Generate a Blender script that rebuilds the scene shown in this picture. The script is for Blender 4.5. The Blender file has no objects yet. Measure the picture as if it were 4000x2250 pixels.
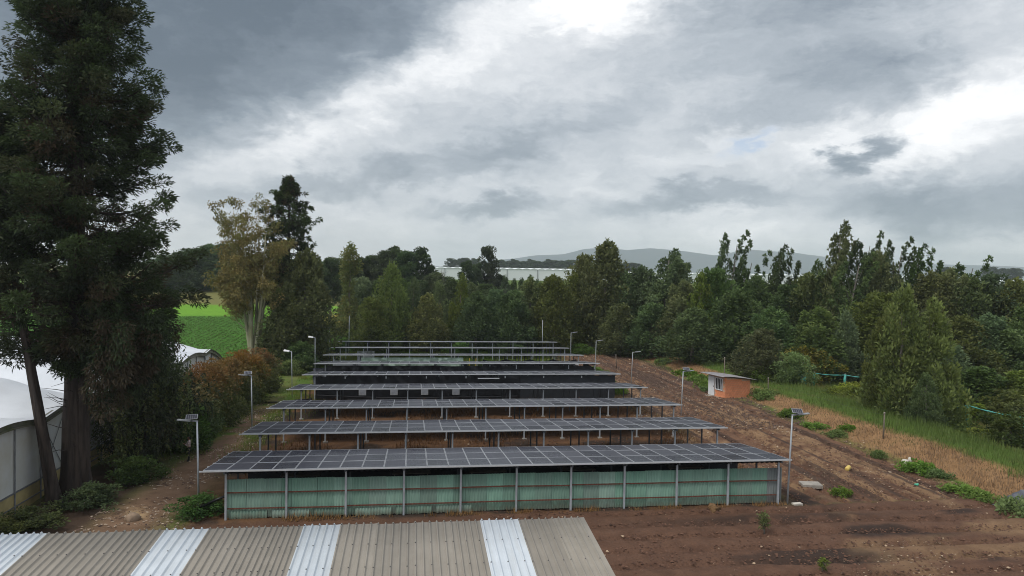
import bpy, bmesh, math, random
import numpy as np
from mathutils import Vector, Matrix

rad = math.radians
scene = bpy.context.scene
COL = scene.collection

# ------------------------------------------------------------------ camera
CAM_H = 13.2
cam_d = bpy.data.cameras.new("camera")
cam = bpy.data.objects.new("camera", cam_d)
COL.objects.link(cam)
cam_d.sensor_width = 36.0
cam_d.lens = 25.43
cam_d.clip_start = 0.1
cam_d.clip_end = 30000
_yaw, _pitch, _roll = rad(7.80), rad(1.32), rad(0.965)
_f = Vector((math.sin(_yaw) * math.cos(_pitch), math.cos(_yaw) * math.cos(_pitch), -math.sin(_pitch)))
_r = Vector((math.cos(_yaw), -math.sin(_yaw), 0))
_u = _r.cross(_f)
_r, _u = math.cos(_roll) * _r + math.sin(_roll) * _u, -math.sin(_roll) * _r + math.cos(_roll) * _u
_m = Matrix((_r, _u, -_f)).transposed().to_4x4()
_m.translation = (0, 0, CAM_H)
cam.matrix_world = _m
scene.camera = cam

# ------------------------------------------------------------------ view
scene.view_settings.view_transform = 'Standard'
scene.view_settings.look = 'None'
scene.view_settings.gamma = 1.0
scene.view_settings.use_curve_mapping = False
scene.view_settings.exposure = 0.5
scene.cycles.max_bounces = 6
scene.cycles.diffuse_bounces = 3
scene.cycles.glossy_bounces = 2
scene.cycles.transmission_bounces = 3
scene.cycles.transparent_max_bounces = 6
scene.cycles.volume_bounces = 1
scene.cycles.use_denoising = True
scene.cycles.denoiser = 'OPENIMAGEDENOISE'
scene.cycles.denoising_input_passes = 'RGB_ALBEDO_NORMAL'
scene.cycles.denoising_prefilter = 'ACCURATE'
scene.cycles.filter_width = 1.0
scene.cycles.use_adaptive_sampling = False

# ------------------------------------------------------------------ sun behind the overcast
SUN_EL, SUN_AZ = rad(56), rad(-118)          # azimuth measured from +Y towards +X
sun_d = bpy.data.lights.new("sun", 'SUN')
sun_d.energy = 1.5
sun_d.angle = rad(24)
sun_d.color = (1.0, 0.94, 0.85)
sun = bpy.data.objects.new("sun", sun_d)
COL.objects.link(sun)
_sd = Vector((math.sin(SUN_AZ) * math.cos(SUN_EL), math.cos(SUN_AZ) * math.cos(SUN_EL), math.sin(SUN_EL)))
sun.rotation_euler = (-_sd).to_track_quat('-Z', 'Y').to_euler()

# ------------------------------------------------------------------ sky
world = bpy.data.worlds.new("World")
scene.world = world
world.use_nodes = True
nt = world.node_tree
nt.nodes.clear()


class NT:
    """tiny helper to write node graphs"""
    def __init__(self, tree):
        self.t = tree

    def n(self, typ, inputs=None, **props):
        nd = self.t.nodes.new(typ)
        for k, v in props.items():
            setattr(nd, k, v)
        for k, v in (inputs or {}).items():
            s = nd.inputs[k]
            if isinstance(v, bpy.types.NodeSocket):
                self.t.links.new(v, s)
            else:
                s.default_value = v
        return nd

    def math(self, op, a, b=None, c=None, clamp=False):
        i = {0: a}
        if b is not None:
            i[1] = b
        if c is not None:
            i[2] = c
        return self.n('ShaderNodeMath', i, operation=op, use_clamp=clamp).outputs[0]

    def ramp(self, fac, stops, interp='LINEAR'):
        nd = self.n('ShaderNodeValToRGB', {0: fac})
        cr = nd.color_ramp
        cr.interpolation = interp
        while len(cr.elements) > 1:
            cr.elements.remove(cr.elements[-1])
        cr.elements[0].position = stops[0][0]
        cr.elements[0].color = (*stops[0][1], 1)
        for p, c in stops[1:]:
            e = cr.elements.new(p)
            e.color = (*c, 1)
        return nd.outputs[0]

    def mix(self, fac, a, b, blend='MIX'):
        nd = self.n('ShaderNodeMix', {0: fac}, data_type='RGBA', blend_type=blend)
        for k, v in ((6, a), (7, b)):
            if isinstance(v, bpy.types.NodeSocket):
                self.t.links.new(v, nd.inputs[k])
            else:
                nd.inputs[k].default_value = (*v, 1) if len(v) == 3 else v
        return nd.outputs[2]

    def noise(self, vec, scale, detail=4, rough=0.55, dist=0.0, out=0):
        i = {'Scale': scale, 'Detail': detail, 'Roughness': rough, 'Distortion': dist}
        if vec is not None:
            i['Vector'] = vec
        return self.n('ShaderNodeTexNoise', i).outputs[out]


N = NT(nt)
tc = N.n('ShaderNodeTexCoord')
sep = N.n('ShaderNodeSeparateXYZ', {0: tc.outputs['Generated']})
sx_, sy_, sz_ = sep.outputs
zc = N.math('MAXIMUM', sz_, 0.0)
den = N.math('ADD', zc, 0.10)
plane = N.n('ShaderNodeCombineXYZ', {0: N.math('DIVIDE', sx_, den), 1: N.math('DIVIDE', sy_, den), 2: 0.0}).outputs[0]
az = N.math('MULTIPLY', N.math('ARCTAN2', sx_, sy_), 57.2958)
el = N.math('MULTIPLY', N.math('ARCSINE', sz_), 57.2958)
# cloud-scale warp of the (azimuth, elevation) coordinates so that cloud banks get ragged edges
aev = N.n('ShaderNodeCombineXYZ', {0: az, 1: N.math('MULTIPLY', el, 1.9), 2: 0.0}).outputs[0]
w1 = N.noise(aev, 0.16, 7, 0.6, 0.4, out=1)
w2 = N.noise(aev, 0.55, 7, 0.62, 0.2, out=1)
ws1 = N.n('ShaderNodeSeparateXYZ', {0: w1}).outputs
ws2 = N.n('ShaderNodeSeparateXYZ', {0: w2}).outputs


def warp(base, a, ka, b, kb):
    t = N.math('MULTIPLY_ADD', N.math('SUBTRACT', a, 0.5), ka, base)
    return N.math('MULTIPLY_ADD', N.math('SUBTRACT', b, 0.5), kb, t)


q = N.n('ShaderNodeCombineXYZ', {0: warp(az, ws1[0], 9.0, ws2[0], 4.0), 1: warp(el, ws1[1], 5.0, ws2[1], 2.4), 2: 0.0}).outputs[0]
# cloud banks as seen in the sky: (azimuth, elevation, half-width, half-height, tilt, brightness change), all in degrees
BANKS = [
    (-11.5, 24.0, 27.0, 11.0, 28.6, -0.52, 3.0),   # heavy dark bank, upper left, with a firm lower edge
    (-19.0, 12.0, 7.0, 4.5, 28, -0.10, 1.0),
    (-9.0, 9.6, 11.0, 1.3, 28, 0.12, 1.0),         # bright rim under it
    (0.5, 15.0, 9.0, 1.5, 28, 0.10, 1.0),
    (15.0, 21.5, 6.5, 2.9, 14, 0.27, 1.5),         # sun breaking through
    (31.0, 13.6, 7.5, 2.6, 12, -0.24, 1.5),        # grey bank, right
    (24.0, 16.5, 9.0, 2.0, 20, -0.10, 1.0),
    (36.0, 20.5, 12.0, 2.4, 8, -0.26, 1.5),
    (38.0, 10.2, 8.5, 2.0, 14, 0.26, 1.5),         # bright gap, right
    (24.0, 9.6, 6.5, 1.0, 16, 0.14, 1.0),
    (33.2, 8.7, 2.2, 0.75, 22, -0.46, 1.5),        # small dark cloud
    (40.0, 5.0, 8.5, 1.7, -4, -0.30, 1.5),         # dark bank low right
    (22.0, 5.7, 6.5, 1.0, 8, -0.26, 1.5),          # low grey clouds
    (6.5, 5.3, 4.5, 0.9, 8, -0.28, 1.5),
    (-10.0, 6.0, 9.0, 1.5, 10, -0.16, 1.5),
    (2.0, 8.2, 11.0, 1.3, 16, -0.12, 1.5),
    (11.0, 11.5, 9.0, 1.3, 20, -0.08, 1.0),
    (8.0, 1.6, 60.0, 2.4, 0, 0.10, 1.0),
]
val = None
for (a_, e_, sw, sh, tilt, amp, pw_) in BANKS:
    mp = N.n('ShaderNodeMapping', {'Vector': q, 'Location': (a_, e_, 0), 'Rotation': (0, 0, rad(tilt)), 'Scale': (sw, sh, 1)}, vector_type='TEXTURE')
    d2 = N.n('ShaderNodeVectorMath', {0: mp.outputs[0], 1: mp.outputs[0]}, operation='DOT_PRODUCT').outputs['Value']
    gss = N.math('EXPONENT', N.math('MULTIPLY', N.math('POWER', d2, pw_), -0.75))
    val = N.math('MULTIPLY_ADD', gss, amp, 0.665 if val is None else val)
# finer cloud structure: streets of puffs leaning with the wind
st1 = N.n('ShaderNodeMapping', {'Vector': q, 'Rotation': (0, 0, rad(-22)), 'Scale': (0.06, 0.17, 1)})
st2 = N.n('ShaderNodeMapping', {'Vector': q, 'Rotation': (0, 0, rad(-16)), 'Scale': (0.20, 0.46, 1)})
st3 = N.n('ShaderNodeMapping', {'Vector': aev, 'Rotation': (0, 0, rad(-16)), 'Scale': (0.75, 1.0, 1)})
n1 = N.noise(st1.outputs[0], 1.0, 6, 0.55, 0.3)
n2 = N.noise(st2.outputs[0], 1.0, 9, 0.6, 0.3)
n3 = N.noise(st3.outputs[0], 1.0, 8, 0.6, 0.2)
val = N.math('MULTIPLY_ADD', N.math('SUBTRACT', n1, 0.5), 0.46, val)
val = N.math('MULTIPLY_ADD', N.math('SUBTRACT', n2, 0.5), 0.28, val)
val = N.math('MULTIPLY_ADD', N.math('SUBTRACT', n3, 0.5), 0.09, val)
cloud = N.ramp(N.math('MULTIPLY', val, 0.8), [(0.08, (0.085, 0.112, 0.145)), (0.27, (0.180, 0.216, 0.258)), (0.44, (0.355, 0.39, 0.43)),
                     (0.60, (0.585, 0.605, 0.63)), (0.74, (0.86, 0.86, 0.865)), (0.86, (1.15, 1.15, 1.14)), (1.0, (1.5, 1.49, 1.46))])
sky = N.n('ShaderNodeTexSky', {}, sky_type='NISHITA', sun_disc=False, sun_elevation=SUN_EL, sun_rotation=SUN_AZ,
          altitude=2600.0, air_density=1.0, dust_density=1.5, ozone_density=1.0)
SKY_STRENGTH = 0.1
cl10 = N.mix(1.0, cloud, (1 / SKY_STRENGTH,) * 3, 'MULTIPLY')
# a thin gap of blue at one place in the cloud deck, otherwise closed overcast
gap = N.n('ShaderNodeMapping', {'Vector': q, 'Location': (25.5, 9.9, 0), 'Rotation': (0, 0, rad(20)), 'Scale': (1.8, 0.45, 1)}, vector_type='TEXTURE')
gd = N.n('ShaderNodeVectorMath', {0: gap.outputs[0], 1: gap.outputs[0]}, operation='DOT_PRODUCT').outputs['Value']
cover = N.math('SUBTRACT', 0.97, N.math('MULTIPLY', N.math('EXPONENT', N.math('MULTIPLY', gd, -1.0)), 0.5))
skc = N.mix(cover, sky.outputs[0], cl10)
bg = N.n('ShaderNodeBackground', {'Color': skc, 'Strength': SKY_STRENGTH})
out = N.n('ShaderNodeOutputWorld', {'Surface': bg.outputs[0]})
world.cycles.sampling_method = 'MANUAL'
world.cycles.sample_map_resolution = 512

# ------------------------------------------------------------------ helpers
rng = np.random.default_rng(11)
random.seed(5)


def tag(o, label=None, cat=None, group=None, kind=None):
    if label: o['label'] = label
    if cat: o['category'] = cat
    if group: o['group'] = group
    if kind: o['kind'] = kind
    return o


def empty(name, loc=(0, 0, 0), rz=0.0):
    o = bpy.data.objects.new(name, None)
    o.empty_display_size = 0.2
    COL.objects.link(o)
    o.location = loc
    o.rotation_euler = (0, 0, rz)
    return o


def link(name, me, parent=None, loc=(0, 0, 0), rot=(0, 0, 0), scale=None):
    o = bpy.data.objects.new(name, me)
    COL.objects.link(o)
    o.parent = parent
    o.location = loc
    o.rotation_euler = rot
    if scale is not None:
        o.scale = scale
    return o


def mesh_np(name, V, F, mats, smooth=False, attrs=None, mat_idx=None):
    """V (n,3); F (m,k) all faces of the same size k"""
    V = np.asarray(V, np.float32)
    F = np.asarray(F, np.int32)
    me = bpy.data.meshes.new(name)
    m, k = F.shape
    me.vertices.add(len(V))
    me.vertices.foreach_set('co', V.ravel())
    me.loops.add(m * k)
    me.loops.foreach_set('vertex_index', F.ravel())
    me.polygons.add(m)
    me.polygons.foreach_set('loop_start', np.arange(0, m * k, k, dtype=np.int32))
    me.polygons.foreach_set('loop_total', np.full(m, k, np.int32))
    if smooth:
        me.polygons.foreach_set('use_smooth', np.ones(m, bool))
    for mt in (mats if isinstance(mats, (list, tuple)) else [mats]):
        me.materials.append(mt)
    if mat_idx is not None:
        me.polygons.foreach_set('material_index', np.asarray(mat_idx, np.int32))
    for an, arr in (attrs or {}).items():
        arr = np.asarray(arr, np.float32)
        if arr.ndim == 1:
            a = me.attributes.new(an, 'FLOAT', 'POINT')
            a.data.foreach_set('value', arr)
        else:
            a = me.attributes.new(an, 'FLOAT_COLOR', 'POINT')
            a.data.foreach_set('color', np.c_[arr, np.ones(len(arr), np.float32)].ravel() if arr.shape[1] == 3 else arr.ravel())
    me.update(calc_edges=True)
    return me


class MB:
    """collects boxes, tubes and prisms into ONE mesh (quads and n-gons)"""
    def __init__(self):
        self.v, self.f, self.mi = [], [], []

    def add(self, V, F, mi=0):
        o = len(self.v)
        self.v += [tuple(p) for p in V]
        self.f += [tuple(i + o for i in f) for f in F]
        self.mi += [mi] * len(F)
        return self

    def box(self, x0, x1, y0, y1, z0, z1, mi=0, M=None):
        V = [Vector((x, y, z)) for z in (z0, z1) for x, y in ((x0, y0), (x1, y0), (x1, y1), (x0, y1))]
        if M is not None:
            V = [M @ p for p in V]
        return self.add(V, [(3, 2, 1, 0), (4, 5, 6, 7), (0, 1, 5, 4), (1, 2, 6, 5), (2, 3, 7, 6), (3, 0, 4, 7)], mi)

    def tube(self, pts, radii, n=6, mi=0, cap=True):
        pts = [Vector(p) for p in pts]
        if not hasattr(radii, '__len__'):
            radii = [radii] * len(pts)
        V, F = [], []
        ref = None
        for i, p in enumerate(pts):
            d = (pts[min(i + 1, len(pts) - 1)] - pts[max(i - 1, 0)])
            d = d.normalized() if d.length > 1e-9 else Vector((0, 0, 1))
            if ref is None:
                ref = Vector((1, 0, 0)) if abs(d.x) < 0.9 else Vector((0, 1, 0))
            a = (ref - d * ref.dot(d)).normalized()
            ref = a
            b = d.cross(a)
            for k in range(n):
                t = 2 * math.pi * k / n
                V.append(p + (a * math.cos(t) + b * math.sin(t)) * radii[i])
        for i in range(len(pts) - 1):
            for k in range(n):
                F.append((i * n + k, i * n + (k + 1) % n, (i + 1) * n + (k + 1) % n, (i + 1) * n + k))
        if cap:
            F.append(tuple(range(n - 1, -1, -1)))
            F.append(tuple((len(pts) - 1) * n + k for k in range(n)))
        return self.add(V, F, mi)

    def mesh(self, name, mats, smooth=False):
        me = bpy.data.meshes.new(name)
        me.from_pydata(self.v, [], self.f)
        for mt in (mats if isinstance(mats, (list, tuple)) else [mats]):
            me.materials.append(mt)
        me.polygons.foreach_set('material_index', np.asarray(self.mi, np.int32))
        if smooth:
            me.polygons.foreach_set('use_smooth', np.ones(len(self.f), bool))
        me.update()
        return me


def grid_faces(nu, nv):
    i = np.arange(nu * nv).reshape(nu, nv)
    return np.stack([i[:-1, :-1], i[1:, :-1], i[1:, 1:], i[:-1, 1:]], -1).reshape(-1, 4)


def smooth01(a, b, x):
    t = np.clip((x - a) / (b - a), 0, 1)
    return t * t * (3 - 2 * t)


_tab = np.random.default_rng(3).random((256, 256))


def vnoise(x, y):
    """value noise, numpy arrays"""
    xi, yi = np.floor(x).astype(int), np.floor(y).astype(int)
    fx, fy = x - xi, y - yi
    fx, fy = fx * fx * (3 - 2 * fx), fy * fy * (3 - 2 * fy)
    t = lambda a, b: _tab[a & 255, b & 255]
    return (t(xi, yi) * (1 - fx) + t(xi + 1, yi) * fx) * (1 - fy) + (t(xi, yi + 1) * (1 - fx) + t(xi + 1, yi + 1) * fx) * fy


def fbm(x, y, o=4):
    s, a, tot = 0, 1.0, 0
    for k in range(o):
        s = s + a * vnoise(x * 2 ** k + 17.3 * k, y * 2 ** k + 9.1 * k)
        tot += a
        a *= 0.5
    return s / tot


# ------------------------------------------------------------------ materials
MATS = {}


def mat(name, col, rough=0.7, metal=0.0, var=0.25, scale=3.0, bump=0.0, bscale=40.0, spec=0.4, col2=None, detail=5, stretch=None):
    """procedural surface: two colours mixed by noise, optional fine relief"""
    m = bpy.data.materials.new(name)
    m.use_nodes = True
    t = m.node_tree
    t.nodes.clear()
    n = NT(t)
    c = n.n('ShaderNodeTexCoord')
    vec = c.outputs['Object']
    if stretch:
        vec = n.n('ShaderNodeMapping', {'Vector': vec, 'Scale': stretch}).outputs[0]
    ns = n.noise(vec, scale, detail, 0.6)
    col2 = col2 or tuple(x * (1 - var) for x in col)
    f = n.ramp(ns, [(0.35, (0, 0, 0)), (0.65, (1, 1, 1))])
    base = n.mix(f, col, col2)
    rnd = n.n('ShaderNodeObjectInfo').outputs['Random']
    val_ = n.math('MULTIPLY_ADD', rnd, 0.16, 0.92)
    base = n.n('ShaderNodeHueSaturation', {'Value': val_, 'Color': base}).outputs[0]
    b = n.n('ShaderNodeBsdfPrincipled', {'Base Color': base, 'Roughness': rough, 'Metallic': metal})
    b.inputs['Specular IOR Level'].default_value = spec
    if bump:
        h = n.noise(vec, bscale, 4, 0.6)
        bp = n.n('ShaderNodeBump', {'Height': h, 'Strength': bump, 'Distance': 0.02})
        t.links.new(bp.outputs[0], b.inputs['Normal'])
    o = n.n('ShaderNodeOutputMaterial', {'Surface': b.outputs[0]})
    MATS[name] = m
    return m


def leaf_mat(name, dark, light, accent=None, transl=0.35, rough=0.6):
    """leaf colours: 'tint' (per leaf 0..1) runs from old to young foliage, 'acc' mixes an accent (dead or flowering); object colour shifts the whole plant"""
    m = bpy.data.materials.new(name)
    m.use_nodes = True
    t = m.node_tree
    t.nodes.clear()
    n = NT(t)
    tint = n.n('ShaderNodeAttribute', attribute_name='tint').outputs['Fac']
    acc = n.n('ShaderNodeAttribute', attribute_name='acc').outputs['Fac']
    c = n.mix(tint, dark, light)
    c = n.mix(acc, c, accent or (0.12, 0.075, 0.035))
    oi = n.n('ShaderNodeObjectInfo')
    c = n.mix(1.0, c, oi.outputs['Color'], 'MULTIPLY')
    rn = oi.outputs['Random']
    c = n.n('ShaderNodeHueSaturation', {'Hue': n.math('MULTIPLY_ADD', rn, 0.026, 0.488), 'Saturation': n.math('MULTIPLY_ADD', n.math('FRACT', n.math('MULTIPLY', rn, 7.3)), 0.35, 0.78),
                                        'Value': n.math('MULTIPLY_ADD', n.math('FRACT', n.math('MULTIPLY', rn, 13.7)), 0.44, 0.80), 'Color': c}).outputs[0]
    d = n.n('ShaderNodeBsdfPrincipled', {'Base Color': c, 'Roughness': rough})
    d.inputs['Specular IOR Level'].default_value = 0.25
    tr = n.n('ShaderNodeBsdfTranslucent', {'Color': c})
    mx = n.n('ShaderNodeMixShader', {0: transl, 1: d.outputs[0], 2: tr.outputs[0]})
    n.n('ShaderNodeOutputMaterial', {'Surface': mx.outputs[0]})
    MATS[name] = m
    return m


mat('galvanised', (0.47, 0.51, 0.55), 0.5, 0.15, 0.25, 2.0)
mat('rail_white', (0.50, 0.52, 0.54), 0.45, 0.1, 0.15, 3.0)
mat('galv_dark', (0.10, 0.11, 0.125), 0.6, 0.2, 0.3, 2.0)
mat('alu', (0.40, 0.42, 0.45), 0.45, 0.2, 0.15, 3.0)
mat('rust_rail', (0.20, 0.075, 0.05), 0.8, 0.1, 0.4, 5.0)
mat('green_sheet', (0.205, 0.35, 0.27), 0.6, 0.0, 0.35, 1.6, col2=(0.15, 0.27, 0.213), stretch=(1, 1, 0.35))
mat('grey_sheet', (0.22, 0.25, 0.245), 0.6, 0.0, 0.3, 2.0, stretch=(1, 1, 0.3))
mat('under_roof', (0.05, 0.05, 0.05), 0.8)
def roof_mat(name, c1, c2, stain, amount):
    m = bpy.data.materials.new(name)
    m.use_nodes = True
    t = m.node_tree
    t.nodes.clear()
    n = NT(t)
    c = n.n('ShaderNodeTexCoord').outputs['Object']
    oi = n.n('ShaderNodeObjectInfo').outputs['Random']
    cc = n.n('ShaderNodeVectorMath', {0: c, 1: n.n('ShaderNodeCombineXYZ', {0: n.math('MULTIPLY', oi, 37.0), 1: n.math('MULTIPLY', oi, 91.0), 2: 0.0}).outputs[0]}, operation='ADD').outputs[0]
    run = n.noise(n.n('ShaderNodeMapping', {'Vector': cc, 'Scale': (11, .55, 1)}).outputs[0], 1.0, 5, .6)
    blo = n.noise(cc, 1.6, 6, .65)
    spk = n.noise(cc, 34.0, 3, .6)
    base = n.mix(n.ramp(blo, [(.35, (0, 0, 0)), (.65, (1, 1, 1))]), c1, c2)
    base = n.mix(n.math('MULTIPLY', n.ramp(run, [(.45, (0, 0, 0)), (.72, (1, 1, 1))]), amount), base, stain)
    base = n.mix(n.math('MULTIPLY', n.ramp(spk, [(.60, (0, 0, 0)), (.75, (1, 1, 1))]), amount * .8), base, stain)
    base = n.n('ShaderNodeHueSaturation', {'Value': n.math('MULTIPLY_ADD', oi, 0.2, 0.9), 'Color': base}).outputs[0]
    b = n.n('ShaderNodeBsdfPrincipled', {'Base Color': base, 'Roughness': 0.7})
    bp = n.n('ShaderNodeBump', {'Height': spk, 'Strength': 0.12, 'Distance': 0.01})
    t.links.new(bp.outputs[0], b.inputs['Normal'])
    n.n('ShaderNodeOutputMaterial', {'Surface': b.outputs[0]})
    MATS[name] = m


roof_mat('tan_roof', (0.300, 0.273, 0.235), (0.255, 0.233, 0.200), (0.19, 0.165, 0.135), .30)
roof_mat('white_roof', (0.56, 0.61, 0.66), (0.50, 0.55, 0.60), (0.36, 0.36, 0.33), .32)
mat('screw', (0.16, 0.15, 0.15), 0.5, 0.6)
mat('roof_wall', (0.45, 0.42, 0.38), 0.85)
mat('black_plastic', (0.010, 0.011, 0.014), 0.40, 0.0, 0.4, 1.5, spec=0.35)
mat('shade_cloth', (0.020, 0.025, 0.032), 0.75, 0.0, 0.4, 1.0)
mat('grey_screen', (0.30, 0.32, 0.36), 0.7)
mat('green_film', (0.36, 0.48, 0.40), 0.4, 0.0, 0.35, 2.5)
mat('grey_tarp', (0.13, 0.14, 0.17), 0.5, 0.0, 0.5, 2.5)
mat('white_tarp', (0.5, 0.52, 0.55), 0.5, 0.0, 0.5, 3.0)
mat('yellow_paint', (0.55, 0.40, 0.06), 0.6)
mat('patch_white', (0.38, 0.40, 0.42), 0.6)
mat('gh_film', (0.70, 0.74, 0.80), 0.42, 0.0, 0.10, 0.5, spec=0.4)
mat('gh_wall', (0.58, 0.61, 0.62), 0.55, 0.0, 0.25, 0.5, col2=(0.50, 0.50, 0.44))
mat('gh_skirt', (0.46, 0.38, 0.18), 0.7, 0.0, 0.3, 0.9)
mat('gh_gutter', (0.22, 0.21, 0.19), 0.7, 0.1, 0.4, 1.2, col2=(0.10, 0.12, 0.05))
mat('gh_strut', (0.20, 0.21, 0.22), 0.6, 0.2)
mat('far_gh', (0.78, 0.82, 0.84), 0.7, 0.0, 0.06, 0.02)
mat('brick', (0.74, 0.31, 0.165), 0.85, 0.0, 0.3, 4.0, bump=0.3, bscale=25, col2=(0.64, 0.24, 0.115))
mat('mortar', (0.58, 0.40, 0.28), 0.9, 0.0, 0.3, 5.0)
mat('hut_roof', (0.27, 0.26, 0.27), 0.7, 0.0, 0.3, 2.0)
mat('white_paint', (0.72, 0.75, 0.78), 0.6, 0.0, 0.1, 2.0)
mat('dark_glass', (0.015, 0.018, 0.022), 0.15, spec=0.5)
mat('concrete', (0.38, 0.35, 0.31), 0.9, 0.0, 0.3, 4.0)
mat('stone', (0.33, 0.24, 0.17), 0.9, 0.0, 0.3, 3.0)
mat('straw', (0.21, 0.125, 0.06), 0.95, 0.0, 0.4, 6.0, bump=0.8, bscale=14)
mat('white_stone', (0.60, 0.56, 0.50), 0.9, 0.0, 0.3, 3.0)
mat('wood_post', (0.20, 0.17, 0.14), 0.9, 0.0, 0.3, 4.0)
mat('teal_net', (0.10, 0.42, 0.38), 0.75, 0.0, 0.3, 3.0)
mat('bark', (0.066, 0.050, 0.042), 0.95, 0.0, 0.65, 5.0, bump=1.0, bscale=7, stretch=(1, 1, 0.12))
mat('bark_pale', (0.40, 0.38, 0.29), 0.9, 0.0, 0.4, 1.5, col2=(0.26, 0.25, 0.14), stretch=(1, 1, 0.3))
mat('bark_grey', (0.19, 0.17, 0.15), 0.95, 0.0, 0.4, 2.0, stretch=(1, 1, 0.3))
mat('lamp_white', (0.40, 0.42, 0.45), 0.4, 0.2)
mat('lamp_lens', (0.5, 0.5, 0.46), 0.2)
mat('yellow_plastic', (0.68, 0.50, 0.14), 0.5)
mat('mint_plastic', (0.10, 0.55, 0.36), 0.4)
mat('bag_plastic', (0.50, 0.62, 0.42), 0.45, 0.0, 0.4, 5.0)
mat('skin', (0.30, 0.16, 0.10), 0.6)
mat('hair', (0.012, 0.010, 0.009), 0.5)
mat('shirt_pink', (0.60, 0.47, 0.47), 0.85)
mat('trousers_dark', (0.015, 0.015, 0.018), 0.85)
mat('hoodie_grey', (0.42, 0.41, 0.43), 0.9)
mat('cap_grey', (0.36, 0.36, 0.38), 0.9)
mat('strap_white', (0.68, 0.68, 0.70), 0.7)
mat('building_white', (0.55, 0.58, 0.62), 0.8)
mat('blue_plastic', (0.04, 0.09, 0.30), 0.5)
mat('hill_haze_blue', (0.034, 0.056, 0.080), 1.0, 0.0, 0.35, 0.004, col2=(0.062, 0.074, 0.088))  # distance haze painted into the base colour, turning the hills bluish


def panel_glass():
    m = bpy.data.materials.new('panel_glass')
    m.use_nodes = True
    t = m.node_tree
    t.nodes.clear()
    n = NT(t)
    c = n.n('ShaderNodeTexCoord').outputs['Object']
    br = n.n('ShaderNodeTexBrick', {'Vector': c, 'Color1': (0.018, 0.020, 0.040, 1), 'Color2': (0.026, 0.028, 0.050, 1), 'Mortar': (0.060, 0.064, 0.080, 1),
                                    'Scale': 1.0, 'Mortar Size': 0.006, 'Brick Width': 0.183, 'Row Height': 0.173}, offset=0.0)
    dust = n.noise(c, 1.4, 5, 0.6)
    oi = n.n('ShaderNodeObjectInfo').outputs['Random']
    dfac = n.math('MULTIPLY', n.math('MULTIPLY_ADD', oi, 0.5, 0.5), n.math('MULTIPLY', dust, 0.22))
    base = n.mix(dfac, br.outputs[0], (0.16, 0.15, 0.135))
    b = n.n('ShaderNodeBsdfPrincipled', {'Base Color': base, 'Roughness': n.math('MULTIPLY_ADD', oi, 0.16, n.math('MULTIPLY_ADD', dust, 0.25, 0.10))})
    b.inputs['Specular IOR Level'].default_value = 0.42
    n.n('ShaderNodeOutputMaterial', {'Surface': b.outputs[0]})
    MATS['panel_glass'] = m


panel_glass()
leaf_mat('leaf_cypress', (0.022, 0.031, 0.016), (0.075, 0.112, 0.038), accent=(0.095, 0.058, 0.038), transl=0.3)
leaf_mat('leaf_wood', (0.048, 0.076, 0.031), (0.180, 0.235, 0.078), accent=(0.19, 0.175, 0.06), transl=0.35)
leaf_mat('leaf_yellow', (0.115, 0.1, 0.032), (0.225, 0.18, 0.058), accent=(0.14, 0.15, 0.045), transl=0.3)
leaf_mat('leaf_hedge', (0.05, 0.068, 0.026), (0.1, 0.125, 0.042), accent=(0.24, 0.125, 0.05), transl=0.3)
leaf_mat('leaf_weed', (0.085, 0.15, 0.03), (0.17, 0.27, 0.055), accent=(0.24, 0.23, 0.07), transl=0.35)
leaf_mat('blade_dry', (0.21, 0.125, 0.058), (0.42, 0.27, 0.13), accent=(0.10, 0.14, 0.03), transl=0.3)
leaf_mat('blade_green', (0.075, 0.12, 0.025), (0.16, 0.235, 0.048), accent=(0.24, 0.2, 0.065), transl=0.35)
leaf_mat('clod', (0.055, 0.034, 0.025), (0.145, 0.088, 0.06), accent=(0.50, 0.40, 0.28), transl=0.0, rough=0.95)

# ================================================================== GROUND
ROW_Y = [38.6, 47.1, 55.6, 64.2, 73.0, 81.5, 89.7, 98.1, 106.5]
ROW_X0, ROW_X1 = -10.54, 21.47


def base_height(x, y):
    x = np.asarray(x, float)
    y = np.asarray(y, float)
    h = 8.0 * smooth01(110, 320, y)
    k = smooth01(18, 34, y) * (1 - smooth01(100, 118, y))
    bx = x - 0.8 * np.sin(y * 0.11) * 0.6
    berm = 0.95 * smooth01(35.0, 41.0, bx) * (1 - smooth01(42.6, 46.5, bx)) - 0.7 * smooth01(43.0, 47.0, bx) * (1 - smooth01(54, 64, bx))
    return h + k * berm


def ground_z(x, y):
    return float(base_height(x, y))


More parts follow.
